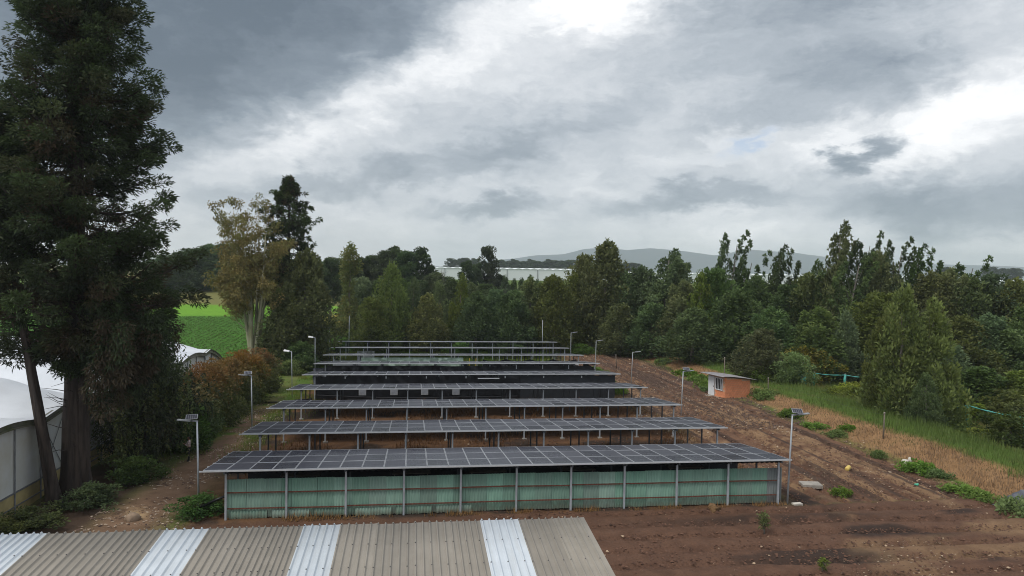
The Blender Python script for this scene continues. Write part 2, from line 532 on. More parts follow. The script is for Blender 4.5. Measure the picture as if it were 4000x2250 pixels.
def build_ground():
    def axis(fine0, fine1, step, lo, hi, grow=1.18):
        a = list(np.arange(fine0, fine1 + 1e-6, step))
        s, p = step, fine1
        while p < hi:
            s *= grow
            p += s
            a.append(p)
        s, p = step, fine0
        b = []
        while p > lo:
            s *= grow
            p -= s
            b.append(p)
        return np.array(b[::-1] + a)
    xs = axis(-19, 44, 0.125, -6500, 6500, 1.10)
    ys = axis(22, 62, 0.17, -60, 6800, 1.022)
    X, Y = np.meshgrid(xs, ys, indexing='ij')
    h = base_height(X, Y)
    near = (1 - smooth01(110, 150, Y)) * (1 - smooth01(60, 90, np.abs(X - 10)))
    field_r = smooth01(20.5, 23, X + 0.4 * np.sin(Y * .3)) * (1 - smooth01(33.5, 35.5, X)) * (1 - smooth01(112, 118, Y))
    front = (1 - smooth01(38.3, 38.9, Y - 0.05 * np.maximum(X - 21, 0))) * smooth01(-12, -10, X)
    field_r = field_r * (1 - front)
    wob = 0.5 * (fbm(X * 0.12, Y * 0.12) - 0.5) * 2
    pf = ((X + wob * 0.55) / 1.45) % 1.0
    fr = 0.3 - 1.5 * np.exp(-((pf - .5) / .13) ** 2)
    keep = 0.55 + 0.45 * smooth01(0.35, 0.6, vnoise(np.floor((X + wob * .55) / 1.55) * 7.3, Y * 0.03 + 3))
    h += field_r * 0.19 * fr * keep
    pf = ((Y + wob * 0.5 + 0.02 * X) / 1.7) % 1.0
    ff = 0.45 - 1.5 * np.exp(-((pf - .5) / .16) ** 2)
    h += front * 0.17 * ff * (0.5 + 0.7 * vnoise(X * 0.15, Y * 0.4))
    for rx, rw, rdp in ((25.2, .20, .16), (27.6, .24, .26), (28.9, .18, .15), (31.0, .22, .24), (32.7, .2, .18)):
        h -= field_r * rdp * np.exp(-((X - rx - .5 * wob - .004 * (Y - 60)) / rw) ** 4) * (0.5 + 0.7 * vnoise(Y * .12 + rx, X * 0))
    clods = (fbm(X * 2.6, Y * 2.6, 3) - 0.5)
    soil_m = np.clip(field_r + front, 0, 1)
    h += near * (clods * (0.05 + 0.08 * soil_m) + (fbm(X * 0.5, Y * 0.5, 3) - 0.5) * 0.14)
    # colours: surface colours of each kind of ground
    n1 = fbm(X * 0.35, Y * 0.35)
    n2 = fbm(X * 1.7 + 40, Y * 1.7)
    n3 = fbm(X * 0.09 + 7, Y * 0.09 + 2)
    L = lambda a, b, t: np.asarray(a) + (np.asarray(b) - np.asarray(a)) * t[..., None]
    grass = L((0.055, 0.10, 0.018), (0.10, 0.165, 0.028), n1)
    grass = L(grass, (0.15, 0.125, 0.045), smooth01(0.55, 0.75, n2) * 0.5)
    soil = L((0.105, 0.057, 0.036), (0.170, 0.094, 0.058), smooth01(0.25, 0.75, n2 * 0.55 + n1 * 0.45))
    dark = np.array((0.042, 0.029, 0.024))
    col = grass
    put = lambda c, m: col * (1 - m[..., None]) + c * m[..., None]
    # ground under and between the sheds: dry reddish litter
    shed = smooth01(-12.2, -10.6, X + (n1 - .5) * 3) * (1 - smooth01(21.2, 23.5, X + (n1 - .5) * 2)) * smooth01(37, 38, Y) * (1 - smooth01(84, 92, Y + (n1 - .5) * 6))
    litter = L((0.080, 0.043, 0.027), (0.175, 0.095, 0.048), n2)
    litter = L(litter, (0.05, 0.036, 0.028), smooth01(0.5, 0.62, n1))
    col = put(litter, shed)
    col = put(soil, field_r)
    # straw-coloured streaks on the right-hand field
    straw = L((0.24, 0.15, 0.085), (0.32, 0.21, 0.12), n2)
    rows = fbm(X * 1.3 + wob, Y * 0.05 + 4, 3)
    col = put(straw * 0.9, field_r * smooth01(0.46, 0.62, rows * 0.6 + n2 * 0.4) * 0.7)
    col = put(dark * 1.25 + 0 * col, field_r * smooth01(0.55, 0.66, fbm(X * 1.5 + 61 + wob, Y * 0.07, 3)) * 0.8)
    fs = L((0.088, 0.048, 0.033), (0.138, 0.077, 0.051), n2)
    fs = L(fs, dark, smooth01(0.46, 0.57, fbm(X * 0.16 + 3, Y * 0.38 + 11) + 0.06 * smooth01(18, 26, X) * (1 - smooth01(32, 37, Y))) * smooth01(8, 20, X) * 0.95)
    fs = L(fs, straw * 0.85, smooth01(0.56, 0.70, fbm(X * 0.22 + 31, Y * 0.35)) * smooth01(14, 24, X) * 0.6)
    col = put(fs, front)
    # darker soil beside the end of the nearest shed
    dark_patch = np.exp(-(((X - 23.0) / 1.5) ** 2 + ((Y - 39.6) / 2.1) ** 2)) + 0.8 * np.exp(-(((X - 19.0) / 7) ** 2 + ((Y - 36.6) / 0.55) ** 2))
    col = put(dark * 0.85 + 0 * col, np.clip(dark_patch * 1.1, 0, 1) * smooth01(0.2, 0.5, n2))
    # dry-grass bank, green crest
    bank = smooth01(34.6, 36.0, X + (n1 - .5) * 2.5) * (1 - smooth01(38.4, 39.6, X + (n1 - .5) * 1.6)) * smooth01(14, 20, Y) * (1 - smooth01(112, 119, Y))
    dryc = L((0.22, 0.125, 0.058), (0.33, 0.20, 0.10), n2)
    col = put(dryc, bank)
    # dirt lane on the left: two worn tracks with grass between
    cx = -13.6 - 0.9 * smooth01(70, 100, Y) - 0.8 * (1 - smooth01(38, 47, Y))
    lane = L((0.13, 0.078, 0.05), (0.225, 0.145, 0.095), n2)
    wide = smooth01(46, 60, Y)
    lm = np.where(Y < 120, np.exp(-((X - cx) / (2.4 - 1.3 * wide)) ** 4) * (1 - 0.75 * smooth01(62, 80, Y)), 0) * smooth01(0.22, 0.45, n2 + 0.25 * (1 - wide))
    lm = lm * (Y > 5)
    col = put(lane, np.clip(lm, 0, 1))
    lit2 = np.exp(-((X + 11.2) / 1.2) ** 2) * smooth01(38, 44, Y) * (1 - smooth01(62, 74, Y)) * 0.8
    col = put(litter, lit2)
    sand = np.exp(-((((X + 14.4) + 0.35 * (Y - 40.6)) / 0.55) ** 4 + ((Y - 40.6) / 1.1) ** 4)) * smooth01(.3, .5, n2)
    col = put(L((0.33, 0.22, 0.12), (0.43, 0.31, 0.18), n2), sand * 0.9)
    # dark bare earth below the trees on the left
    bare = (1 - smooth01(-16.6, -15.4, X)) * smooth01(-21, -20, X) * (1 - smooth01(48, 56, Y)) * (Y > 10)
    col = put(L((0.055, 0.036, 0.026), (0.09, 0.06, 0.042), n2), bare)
    # fields beyond the left-hand trees
    lf = (1 - smooth01(-16, -13, X + 0.0 * Y)) * smooth01(96, 100, Y)
    crop = L((0.040, 0.125, 0.014), (0.070, 0.185, 0.020), fbm(X * 0.8, Y * 0.8, 3))
    lime = L((0.11, 0.26, 0.02), (0.15, 0.32, 0.03), n2)
    olive = L((0.13, 0.14, 0.045), (0.19, 0.17, 0.06), n1)
    fld = L(crop, lime, smooth01(171, 176, Y + (n1 - .5) * 5))
    fld = L(fld, olive, smooth01(196, 203, Y + (n1 - .5) * 10))
    fld = L(fld, grass * 1.2, smooth01(245, 260, Y) * (1 - smooth01(290, 300, Y)))
    col = put(fld, lf)
    org = np.exp(-(((X + 13) / 9) ** 4 + ((Y - 168) / 14) ** 4)) * (X < 0)
    col = put(L((0.26, 0.16, 0.03), (0.30, 0.22, 0.05), n1), org)
    # woodland floor
    wood = smooth01(-8, 2, X) * smooth01(119, 124, Y) * (1 - smooth01(240, 300, Y))
    wood = np.maximum(wood, smooth01(52, 58, X) * smooth01(66, 76, Y) * (1 - smooth01(240, 300, Y)))
    col = put(L((0.030, 0.034, 0.015), (0.055, 0.06, 0.022), n2), wood)
    nv = h.size
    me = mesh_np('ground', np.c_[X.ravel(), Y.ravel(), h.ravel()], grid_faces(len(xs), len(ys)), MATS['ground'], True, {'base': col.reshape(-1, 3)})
    o = link('ground', me)
    tag(o, 'ploughed brown field, dirt lane and grassy verges', None, None, 'structure')
    return o


def ground_mat():
    m = bpy.data.materials.new('ground')
    m.use_nodes = True
    t = m.node_tree
    t.nodes.clear()
    n = NT(t)
    c = n.n('ShaderNodeTexCoord').outputs['Object']
    a = n.n('ShaderNodeAttribute', attribute_name='base').outputs['Color']
    f1 = n.noise(c, 9.0, 6, 0.7)
    f2 = n.noise(c, 1.1, 5, 0.6)
    v = n.math('MULTIPLY_ADD', f1, 0.9, n.math('MULTIPLY_ADD', f2, 0.5, 0.30))
    k = n.n('ShaderNodeCombineXYZ', {0: v, 1: v, 2: v}).outputs[0]
    col = n.mix(1.0, a, k, 'MULTIPLY')
    b = n.n('ShaderNodeBsdfPrincipled', {'Base Color': col, 'Roughness': 0.95})
    b.inputs['Specular IOR Level'].default_value = 0.15
    bp = n.n('ShaderNodeBump', {'Height': f1, 'Strength': 0.6, 'Distance': 0.08})
    t.links.new(bp.outputs[0], b.inputs['Normal'])
    n.n('ShaderNodeOutputMaterial', {'Surface': b.outputs[0]})
    MATS['ground'] = m


ground_mat()
ground = build_ground()

# ------------------------------------------------------------------ hills on the horizon


def build_hills(name, pts, Y, depth, base, seed, label):
    """pts: (x, crest height) polyline; a long ridge with spurs"""
    xs = np.linspace(pts[0][0], pts[-1][0], 220)
    px, pz = zip(*pts)
    crest = np.interp(xs, px, pz)
    nv = 26
    V = []
    for j in range(nv):
        t = j / (nv - 1)
        s = math.sin(math.pi * min(t, 1.0) * 0.5) if t < 0.75 else math.sin(math.pi * 0.5) * (1 - (t - 0.75) * 2.2)
        y = Y + depth * t
        z = base + (crest - base) * np.clip(s, 0, 1) * (0.92 + 0.16 * fbm(xs * 0.0021 + seed, np.full_like(xs, t * 3.0 + seed), 4)) * (1.0)
        V.append(np.c_[xs, np.full_like(xs, y), z])
    V = np.stack(V, 1).reshape(-1, 3)
    o = link(name, mesh_np(name, V, grid_faces(220, nv), MATS['hill_haze_blue'], True))
    tag(o, label, None, None, 'structure')


build_hills('hills', [(259, 19), (559, 94), (738, 111), (919, 142), (1132, 157), (1285, 196), (1440, 208), (1628, 192), (1817, 213), (2008, 199), (2202, 186), (2332, 171), (2494, 200), (2592, 219), (2758, 211), (2992, 198), (3195, 176), (3400, 150), (3675, 140), (4025, 143), (4380, 131), (5020, 124), (6220, 37)],
            4700, 900, 5, 3.0, 'blue-grey hill ridge on the far horizon')
build_hills('hills', [(-5600, 50), (-3500, 70), (-2000, 60), (-1300, 85), (-800, 70), (-300, 60), (500, 40), (1100, 20)], 5200, 800, 5, 9.0,
            'low faint hill ridge on the far left horizon')

# ------------------------------------------------------------------ far pale greenhouse


def far_greenhouse(x0, x1, y0, y1, zb, zt, label, n):
    t = empty('far_greenhouse', (0, 0, 0))
    tag(t, label, 'greenhouse', 'pale greenhouses beyond the woods')
    w = (x1 - x0) / n
    link('wall', MB().box(x0, x1, y0, y1, zb - 2, zt - 0.6).mesh('wall', MATS['far_gh']), t)
    m = MB()
    m.add([(0, y0 - .3, zt - .58), (w * .98, y0 - .3, zt - .58), (w * .49, y0 - .3, zt + .15), (0, y1, zt - .58), (w * .98, y1, zt - .58), (w * .49, y1, zt + .15)],
          [(0, 1, 2), (5, 4, 3), (0, 2, 5, 3), (1, 4, 5, 2), (0, 3, 4, 1)])
    rm = m.mesh('span_roof', MATS['far_gh'])
    pm = MB().box(-0.12, 0.12, y0 - .35, y0 - .05, zb - 1, zt - .6).mesh('post', MATS['gh_strut'])
    for i in range(n):
        link('span_roof', rm, t, (x0 + i * w, 0, 0))
        if i % 4 == 0:
            link('post', pm, t, (x0 + i * w, 0, 0))


far_greenhouse(0, 118, 420, 560, 7.5, 15.1, 'long pale greenhouse behind the woods below the far treeline', 26)
far_greenhouse(135, 340, 430, 540, 7.2, 14.0, 'pale greenhouse strip glimpsed through gaps in the right-hand woods', 40)
far_greenhouse(360, 520, 440, 540, 7.0, 12.6, 'pale greenhouse strip at the right edge of the picture', 30)

# white block building far left
t = empty('apartment_block', (-79, 330, 8))
tag(t, 'white flat-roofed block peeping over the far trees behind the yellow tree', 'building')
link('wall', MB().box(-4.2, 3.2, 0, 9, -8, 16.2).mesh('wall', MATS['building_white']), t)
link('roof_box', MB().box(0.2, 2.2, 1, 4, 16.2, 18.4).mesh('roof_box', MATS['building_white']), t)
link('parapet', MB().box(-4.4, 3.4, -.2, .2, 15.6, 16.5).box(-4.4, -4.2, .2, 9, 15.6, 16.5).mesh('parapet', MATS['concrete']), t)
wm = MB().box(-.5, .5, -.06, 0.02, -.7, .7).mesh('window', MATS['dark_glass'])
for i in range(3):
    for j in range(3):
        link('window', wm, t, (-3.0 + i * 2.4, 0, 13.6 - j * 3))

# ================================================================== SOLAR SHEDS
PW, PL = 1.143, 2.09
TILT = math.atan2(2.74 - 2.16, 6.27)


def panel_mesh():
    w, l, h, b, e = PW / 2 - 0.009, PL / 2 - 0.012, 0.04, 0.024, 0.040
    m = MB()
    V = [(-w, -l, 0), (w, -l, 0), (w, l, 0), (-w, l, 0), (-w, -l, h), (w, -l, h), (w, l, h), (-w, l, h),
         (-w + b, -l + e, h), (w - b, -l + e, h), (w - b, l - e, h), (-w + b, l - e, h),
         (-w + b, -l + e, h - .006), (w - b, -l + e, h - .006), (w - b, l - e, h - .006), (-w + b, l - e, h - .006)]
    F = [(0, 1, 5, 4), (1, 2, 6, 5), (2, 3, 7, 6), (3, 0, 4, 7), (4, 5, 9, 8), (5, 6, 10, 9), (6, 7, 11, 10), (7, 4, 8, 11),
         (8, 9, 13, 12), (9, 10, 14, 13), (10, 11, 15, 14), (11, 8, 12, 15)]
    m.add(V, F, 0)
    m.add(V, [(12, 13, 14, 15)], 1)
    m.add(V, [(3, 2, 1, 0)], 2)
    return m.mesh('solar_panel', [MATS['alu'], MATS['panel_glass'], MATS['under_roof']])


PANEL = panel_mesh()
POST_F = MB().box(-.05, .05, -.05, .05, 0, 2.50).box(-.09, .09, -.09, .09, 2.50, 2.512).mesh('post', MATS['galvanised'])
POST_M = MB().box(-.045, .045, -.045, .045, 0, 2.26).mesh('post', MATS['galv_dark'])
POST_B = MB().box(-.045, .045, -.045, .045, 0, 2.01).mesh('post', MATS['galv_dark'])
FOOT = MB().box(-.17, .17, -.17, .17, -.1, .07).mesh('footing', MATS['concrete'])
PURLIN = MB().box(-0.16, ROW_X1 - ROW_X0 + 0.10, -.03, .03, -.075, -.012).mesh('purlin', MATS['rail_white'])
FASCIA = MB().box(-0.16, ROW_X1 - ROW_X0 + 0.14, -.06, -.012, -.045, .028).mesh('front_rail', MATS['rail_white'])
RAFTER = MB().box(-.04, .04, 0.05, 6.2, -.20, -.08).mesh('rafter', MATS['galv_dark'])
BRACE = MB().tube([(0, .3, 2.2), (0, 1.1, 2.43)], .025, 4).mesh('brace', MATS['galv_dark'])


def corr_sheet(name, w, h, pitch, amp, mats, seg=5, jag=0.0, seed=0):
    """corrugated sheet standing in the XZ plane, with thickness from the profile"""
    n = int(round(w / pitch)) * seg + 1
    x = np.linspace(0, w, n)
    y = amp * np.sin(x / pitch * 2 * np.pi)
    r = np.random.default_rng(seed)
    z0 = jag * r.standard_normal(n) * 0.4
    V = np.concatenate([np.c_[x, y, z0], np.c_[x, y, np.full(n, h)], np.c_[x, y + .006, z0], np.c_[x, y + .006, np.full(n, h)]])
    i = np.arange(n - 1)
    F = np.concatenate([np.c_[i, i + 1, n + i + 1, n + i], np.c_[2 * n + i + 1, 2 * n + i, 3 * n + i, 3 * n + i + 1], np.c_[n + i, n + i + 1, 3 * n + i + 1, 3 * n + i]])
    return mesh_np(name, V, F, mats, True)


def drape(name, w, h, matl, seed, folds=0.05, scallop=0.0, nx=120, nz=14, sag=0.0, top_wob=0.02):
    """hanging plastic sheet with gathered folds; scallop drops the lower edge between fixings"""
    u, v = np.meshgrid(np.linspace(0, 1, nx), np.linspace(0, 1, nz), indexing='ij')
    x = u * w
    bays = max(1, round(w / 3.05))
    ph = (u * bays) % 1
    bottom = scallop * (1 - 4 * (ph - .5) ** 2)
    top = h - sag * 4 * ph * (1 - ph) + top_wob * (fbm(u * 9 + seed, u * 0, 2) - .5)
    lo = np.where(scallop > 0, h * 0.55 - bottom, 0.0)
    z = lo + (top - lo) * v
    d1 = fbm(u * w * 0.5 + seed, v * 1.2 + seed * 2 + u * w * 0.35 * (1 - v), 4) - .5
    d2 = np.sin((u * w * 1.7 + v * 2.3 + 3 * d1) * 2.6 + seed)
    d3 = fbm(u * w * 2.5 - v * 3.0 + seed, v * 4 + u * w, 3) - .5
    y = folds * (2.2 * d1 + 0.45 * d2 * (0.3 + vnoise(u * w * .4 + seed, v)) + 1.0 * d3)
    V = np.c_[x.ravel(), y.ravel(), z.ravel()]
    return mesh_np(name, V, grid_faces(nx, nz)[:, ::-1], matl, True)


SHED_LABELS = [
    'nearest solar shed, walled in front with green corrugated sheets',
    'second solar shed from the front, open underneath over dark bedding',
    'third solar shed from the front, open underneath with dry brush behind its posts',
    'fourth solar shed, open posts in front of a black plastic wall with pale squares',
    'fifth solar shed, closed in front by a flat black plastic wall',
    'sixth solar shed, front closed by wrinkled black sheeting and a grey tarp corner',
    'seventh solar shed, hung with scalloped green film and black drapes',
    'eighth solar shed, last but one, open and seen edge-on',
    'farthest solar shed, open and seen edge-on against the woods',
]
post_xs = [1.04 + 3.055 * i for i in range(11)]


def build_shed(i):
    y0 = ROW_Y[i]
    s = empty('solar_shed', (ROW_X0, y0, 0))
    tag(s, SHED_LABELS[i], 'solar shed', 'rows of sheds roofed with solar panels')
    r = np.random.default_rng(100 + i)
    for a in range(28):
        for b in range(3):
            yy = (b + .5) * PL * math.cos(TILT)
            zz = 2.70 - (b + .5) * PL * math.sin(TILT)
            link('solar_panel', PANEL, s, ((a + .5) * PW, yy, zz), (-TILT + r.normal(0, .007), r.normal(0, .006), 0))
    link('front_rail', FASCIA, s, (0, 0, 2.69), (-TILT, 0, 0))
    for b in range(6):
        d = 0.35 + b * 1.1 if b else 0.12
        link('purlin', PURLIN, s, (0, d * math.cos(TILT), 2.70 - d * math.sin(TILT)), (-TILT, 0, 0))
    for j, px in enumerate(post_xs):
        link('post', POST_F, s, (px, .42, 0), (0, 0, 0))
        link('post', POST_M, s, (px, 3.1, 0))
        link('post', POST_B, s, (px, 5.8, 0))
        link('rafter', RAFTER, s, (px, 0, 2.70), (-TILT, 0, 0))
        if i not in (4, 5, 6):
            link('brace', BRACE, s, (px, .42 - .3, 0.0))
        if i in (1, 2, 3):
            link('footing', FOOT, s, (px + .02, .42, 0.0))
    return s


SHEDS = [build_shed(i) for i in range(9)]

def weathered_sheet(m):
    t = m.node_tree
    n = NT(t)
    b = [x for x in t.nodes if x.type == 'BSDF_PRINCIPLED'][0]
    old = b.inputs['Base Color'].links[0].from_socket
    c = n.n('ShaderNodeTexCoord').outputs['Object']
    oi = n.n('ShaderNodeObjectInfo').outputs['Random']
    sh = n.n('ShaderNodeVectorMath', {0: c, 1: n.n('ShaderNodeCombineXYZ', {0: n.math('MULTIPLY', oi, 53.0), 1: 0.0, 2: n.math('MULTIPLY', oi, 19.0)}).outputs[0]}, operation='ADD').outputs[0]
    z = n.n('ShaderNodeSeparateXYZ', {0: c}).outputs[2]
    ns = n.noise(sh, 3.2, 6, .65)
    run = n.noise(n.n('ShaderNodeMapping', {'Vector': sh, 'Scale': (9, 1, .5)}).outputs[0], 1.0, 4, .6)
    mud = n.math('SUBTRACT', n.math('MULTIPLY', ns, 1.1), n.math('MULTIPLY', z, 1.15), clamp=True)
    col = n.n('ShaderNodeHueSaturation', {'Value': n.math('MULTIPLY_ADD', oi, 0.34, 0.83), 'Saturation': n.math('MULTIPLY_ADD', n.math('FRACT', n.math('MULTIPLY', oi, 9.7)), 0.35, 0.75), 'Color': old}).outputs[0]
    col = n.mix(n.math('MULTIPLY', n.ramp(run, [(.5, (0, 0, 0)), (.75, (1, 1, 1))]), .35), col, (0.10, 0.13, 0.11))
    col = n.mix(n.math('MULTIPLY', mud, 1.1, clamp=True), col, (0.11, 0.072, 0.05))
    t.links.new(col, b.inputs['Base Color'])


weathered_sheet(MATS['green_sheet'])
weathered_sheet(MATS['grey_sheet'])
# nearest shed: green corrugated wall, rails, dark sheet ceiling
s0 = SHEDS[0]
SH_G = [corr_sheet('wall_sheet', 0.955, 2.02, 0.159, 0.024, MATS['green_sheet'], jag=.03, seed=k) for k in range(4)]
SH_S = corr_sheet('wall_sheet', 0.955, 2.02, 0.159, 0.024, MATS['grey_sheet'], jag=.03, seed=9)
rr = np.random.default_rng(4)
xw = 1.06
k = 0
while xw < 31.5:
    me = SH_S if xw > 30.25 else SH_G[k % 4]
    sag = 0.05 * math.sin(xw * .5)
    o = link('wall_sheet', me, s0, (xw, .56 + (k % 2) * .014, 0.06 + sag * .3 + rr.normal(0, .005)), (rr.normal(0, .006), rr.normal(0, .0015), 0))
    if xw > 30.25:
        o['label'] = 'unpainted grey wall sheet at the end of the green wall'
    xw += 0.905
    k += 1
LOW = corr_sheet('kick_sheet', 1.9, 0.42, 0.159, 0.024, MATS['green_sheet'], jag=.05, seed=22)
for q_ in range(6):
    link('kick_sheet', LOW, s0, (1.2 + q_ * 2.15, .515, 0.0 + 0.02 * (q_ % 3)), (0.02, 0.008 * ((q_ % 3) - 1), 0))
RAIL = MB().box(.06, 2.99, -.03, .03, -.028, .028).mesh('wall_rail', MATS['rust_rail'])
for j in range(10):
    for z in (1.40, 0.57):
        link('wall_rail', RAIL, s0, (post_xs[j], .47, z + rr.normal(0, .012)), (0, rr.normal(0, .004), 0))
ceil_me = corr_sheet('roof_sheet', 30.5, 5.9, 0.3, 0.03, MATS['under_roof'], 4)
link('roof_sheet', ceil_me, s0, (1.0, .2, 2.50), (rad(-90) - TILT + rad(180) - rad(180), 0, 0)).rotation_euler = (-(math.pi / 2) - TILT, 0, 0)
bw = MB().box(1.0, 31.6, 5.70, 5.74, 0.05, 1.75).mesh('back_wall', MATS['shade_cloth'])
link('back_wall', bw, s0)
for px in (3.2, 9.5, 14.0, 19.4, 26.2):
    link('shelf', MB().box(px, px + 2.2, 3.6, 4.4, 1.3, 1.36).box(px + .1, px + .16, 3.65, 3.7, 0, 1.3).box(px + 2.0, px + 2.06, 3.65, 3.7, 0, 1.3).mesh('shelf', MATS['wood_post']), s0)

# fifth shed: flat black wall (x from 0.9 to 31.3)
s4 = SHEDS[4]
link('plastic_wall', drape('plastic_wall', 30.2, 2.42, MATS['black_plastic'], 2.0, .05, nx=260, nz=16), s4, (1.15, .27, 0.02))
link('shade_panel', drape('shade_panel', 10.0, 2.5, MATS['shade_cloth'], 4.0, .02, nx=60), s4, (21.6, .20, 0.02))
link('side_sheet', drape('side_sheet', 5.6, 2.2, MATS['black_plastic'], 7.0, .05, nx=50), s4, (31.45, .5, .02), (0, 0, rad(90)))
link('side_sheet', drape('side_sheet', 5.6, 2.2, MATS['white_tarp'], 8.0, .04, nx=50), s4, (1.1, .5, .02), (0, 0, rad(90)))
pt = MB().box(-.36, .36, -.03, .0, -.34, .34).box(-.30, .30, -.034, -.03, -.28, .28, 1).mesh('vent_patch', [MATS['patch_white'], MATS['grey_screen']])
for px in (5.7, 8.8, 11.85, 15.0):
    link('vent_patch', pt, s4, (px, .13, .95))
tube_m = MB().tube([(0, 0, .5), (6, -.05, .22), (10, -.08, .18), (20, -.05, .28)], .06, 6).mesh('rolled_film', MATS['black_plastic'])
link('rolled_film', tube_m, s4, (1.3, .08, 0.15))
for px in (4.0, 8.0, 12.0, 16.0, 20.0, 24.0, 28.0):
    link('short_batten', MB().box(-.05, .05, 0, .05, -.22, 0).mesh('short_batten', MATS['galvanised']), s4, (px, .06, 2.5))
link('batten', MB().box(17.2, 19.4, .05, .09, 2.22, 2.30).mesh('batten', MATS['white_paint']), s4)

# sixth shed: wrinkled black sheeting in three pieces, grey tarp corner
s5 = SHEDS[5]
link('plastic_wall', drape('plastic_wall', 12.6, 2.42, MATS['black_plastic'], 12.0, .12, nx=160, nz=22), s5, (1.2, .25, .02))
link('plastic_wall', drape('plastic_wall', 7.0, 2.42, MATS['black_plastic'], 15.0, .14, nx=90, nz=22, sag=.1), s5, (13.7, .19, .02))
link('shade_panel', drape('shade_panel', 11.1, 2.0, MATS['shade_cloth'], 14.0, .03, nx=90), s5, (20.5, .27, .02))
link('inner_wall', drape('inner_wall', 30, 2.3, MATS['black_plastic'], 18.0, .03, nx=90), s5, (1.3, .56, .02))
link('corner_tarp', drape('corner_tarp', 1.5, 2.1, MATS['grey_tarp'], 16.0, .3, nx=30, nz=20), s5, (-.2, .25, .02), (0, 0, rad(25)))
link('side_sheet', drape('side_sheet', 5.4, 2.1, MATS['shade_cloth'], 17.0, .03, nx=40), s5, (31.6, .5, .02), (0, 0, rad(90)))

# seventh shed: mesh screen, scalloped green film, yellow posts, black drapes
s6 = SHEDS[6]
link('mesh_screen', drape('mesh_screen', 3.1, 1.95, MATS['grey_screen'], 21.0, .02, nx=40), s6, (1.2, .28, .02))
sp = MB().box(-.05, .05, -.05, .05, 0, 2.1).mesh('screen_post', MATS['lamp_white'])
link('screen_post', sp, s6, (1.15, .40, 0))
link('screen_post', sp, s6, (4.35, .40, 0))
link('plastic_wall', drape('plastic_wall', 13.0, 1.75, MATS['black_plastic'], 22.0, .05, nx=140), s6, (4.4, .33, .02))
for j in range(4):
    link('film_drape', drape('film_drape', 3.12, 2.3, MATS['green_film'], 25.0 + j * 3, .14, nx=50, nz=14, scallop=.28), s6, (4.4 + 3.12 * j, .18, 0.05))
yp = MB().tube([(0, 0, 0), (.06, 0, 2.3)], .05, 6).mesh('yellow_post', MATS['yellow_paint'])
link('yellow_post', yp, s6, (17.6, .15, 0))
link('yellow_post', yp, s6, (18.4, .15, 0))
link('black_drape', drape('black_drape', 12.0, 2.15, MATS['black_plastic'], 33.0, .22, nx=160, nz=18, sag=.28), s6, (19.3, .20, .02))

# eighth shed: pale tarp hanging at its left end, orange board
s7 = SHEDS[7]
link('tarp', drape('tarp', 2.3, 2.1, MATS['white_tarp'], 41.0, .25, nx=40, nz=16), s7, (3.2, 1.2, .02))
link('board', MB().box(0, 1.1, 0, .05, 0, .5).mesh('board', MATS['yellow_plastic']), s7, (5.9, .9, .2), (rad(-20), rad(-15), 0))

# ================================================================== WHITE FILM GREENHOUSE, LEFT
GX = -20.6
gh = empty('film_greenhouse', (GX, 0, 0))
tag(gh, 'large white plastic-film greenhouse with humped roofs behind the big cypress', 'greenhouse')
GY0, SP, NSP = 19.5, 8.0, 8            # first valley, span width, number of spans
APEX = [GY0 + SP * (i + .5) for i in range(NSP)]


def gh_edge(y):
    ph = ((y - GY0) / SP) % 1.0
    return 4.55 + 0.38 * math.sin(math.pi * ph) ** 1.2 - (2.0 * max(0, (y - 77)) / 6.5 if y > 77 else 0)


for i in range(NSP):
    nx, ny = 34, 22
    xx = -np.concatenate([np.linspace(-0.25, 6, 18), np.linspace(7, 38, nx - 18)])
    yy = np.linspace(0, SP, ny)
    X, Y = np.meshgrid(xx, yy, indexing='ij')
    ph = Y / SP
    arch = np.sin(np.pi * ph) ** 1.2
    hip = 0.20 + 0.80 * smooth01(0, 6.0, -X)
    ribs = 0.03 * np.cos(X / 2.0 * 2 * np.pi) * arch
    yabs = Y + GY0 + SP * i
    Z = 4.55 + 1.9 * arch * hip + ribs + 0.03 * (fbm(X * .8 + i * 5, Y * .8) - .5) - np.where(yabs > 77, 2.0 * (yabs - 77) / 6.5, 0)
    link('roof_film', mesh_np('roof_film', np.c_[X.ravel(), yabs.ravel(), Z.ravel()], grid_faces(nx, ny), MATS['gh_film'], True), gh)
ys_ = np.linspace(GY0, GY0 + SP * NSP, 8 * NSP * 2 + 1)
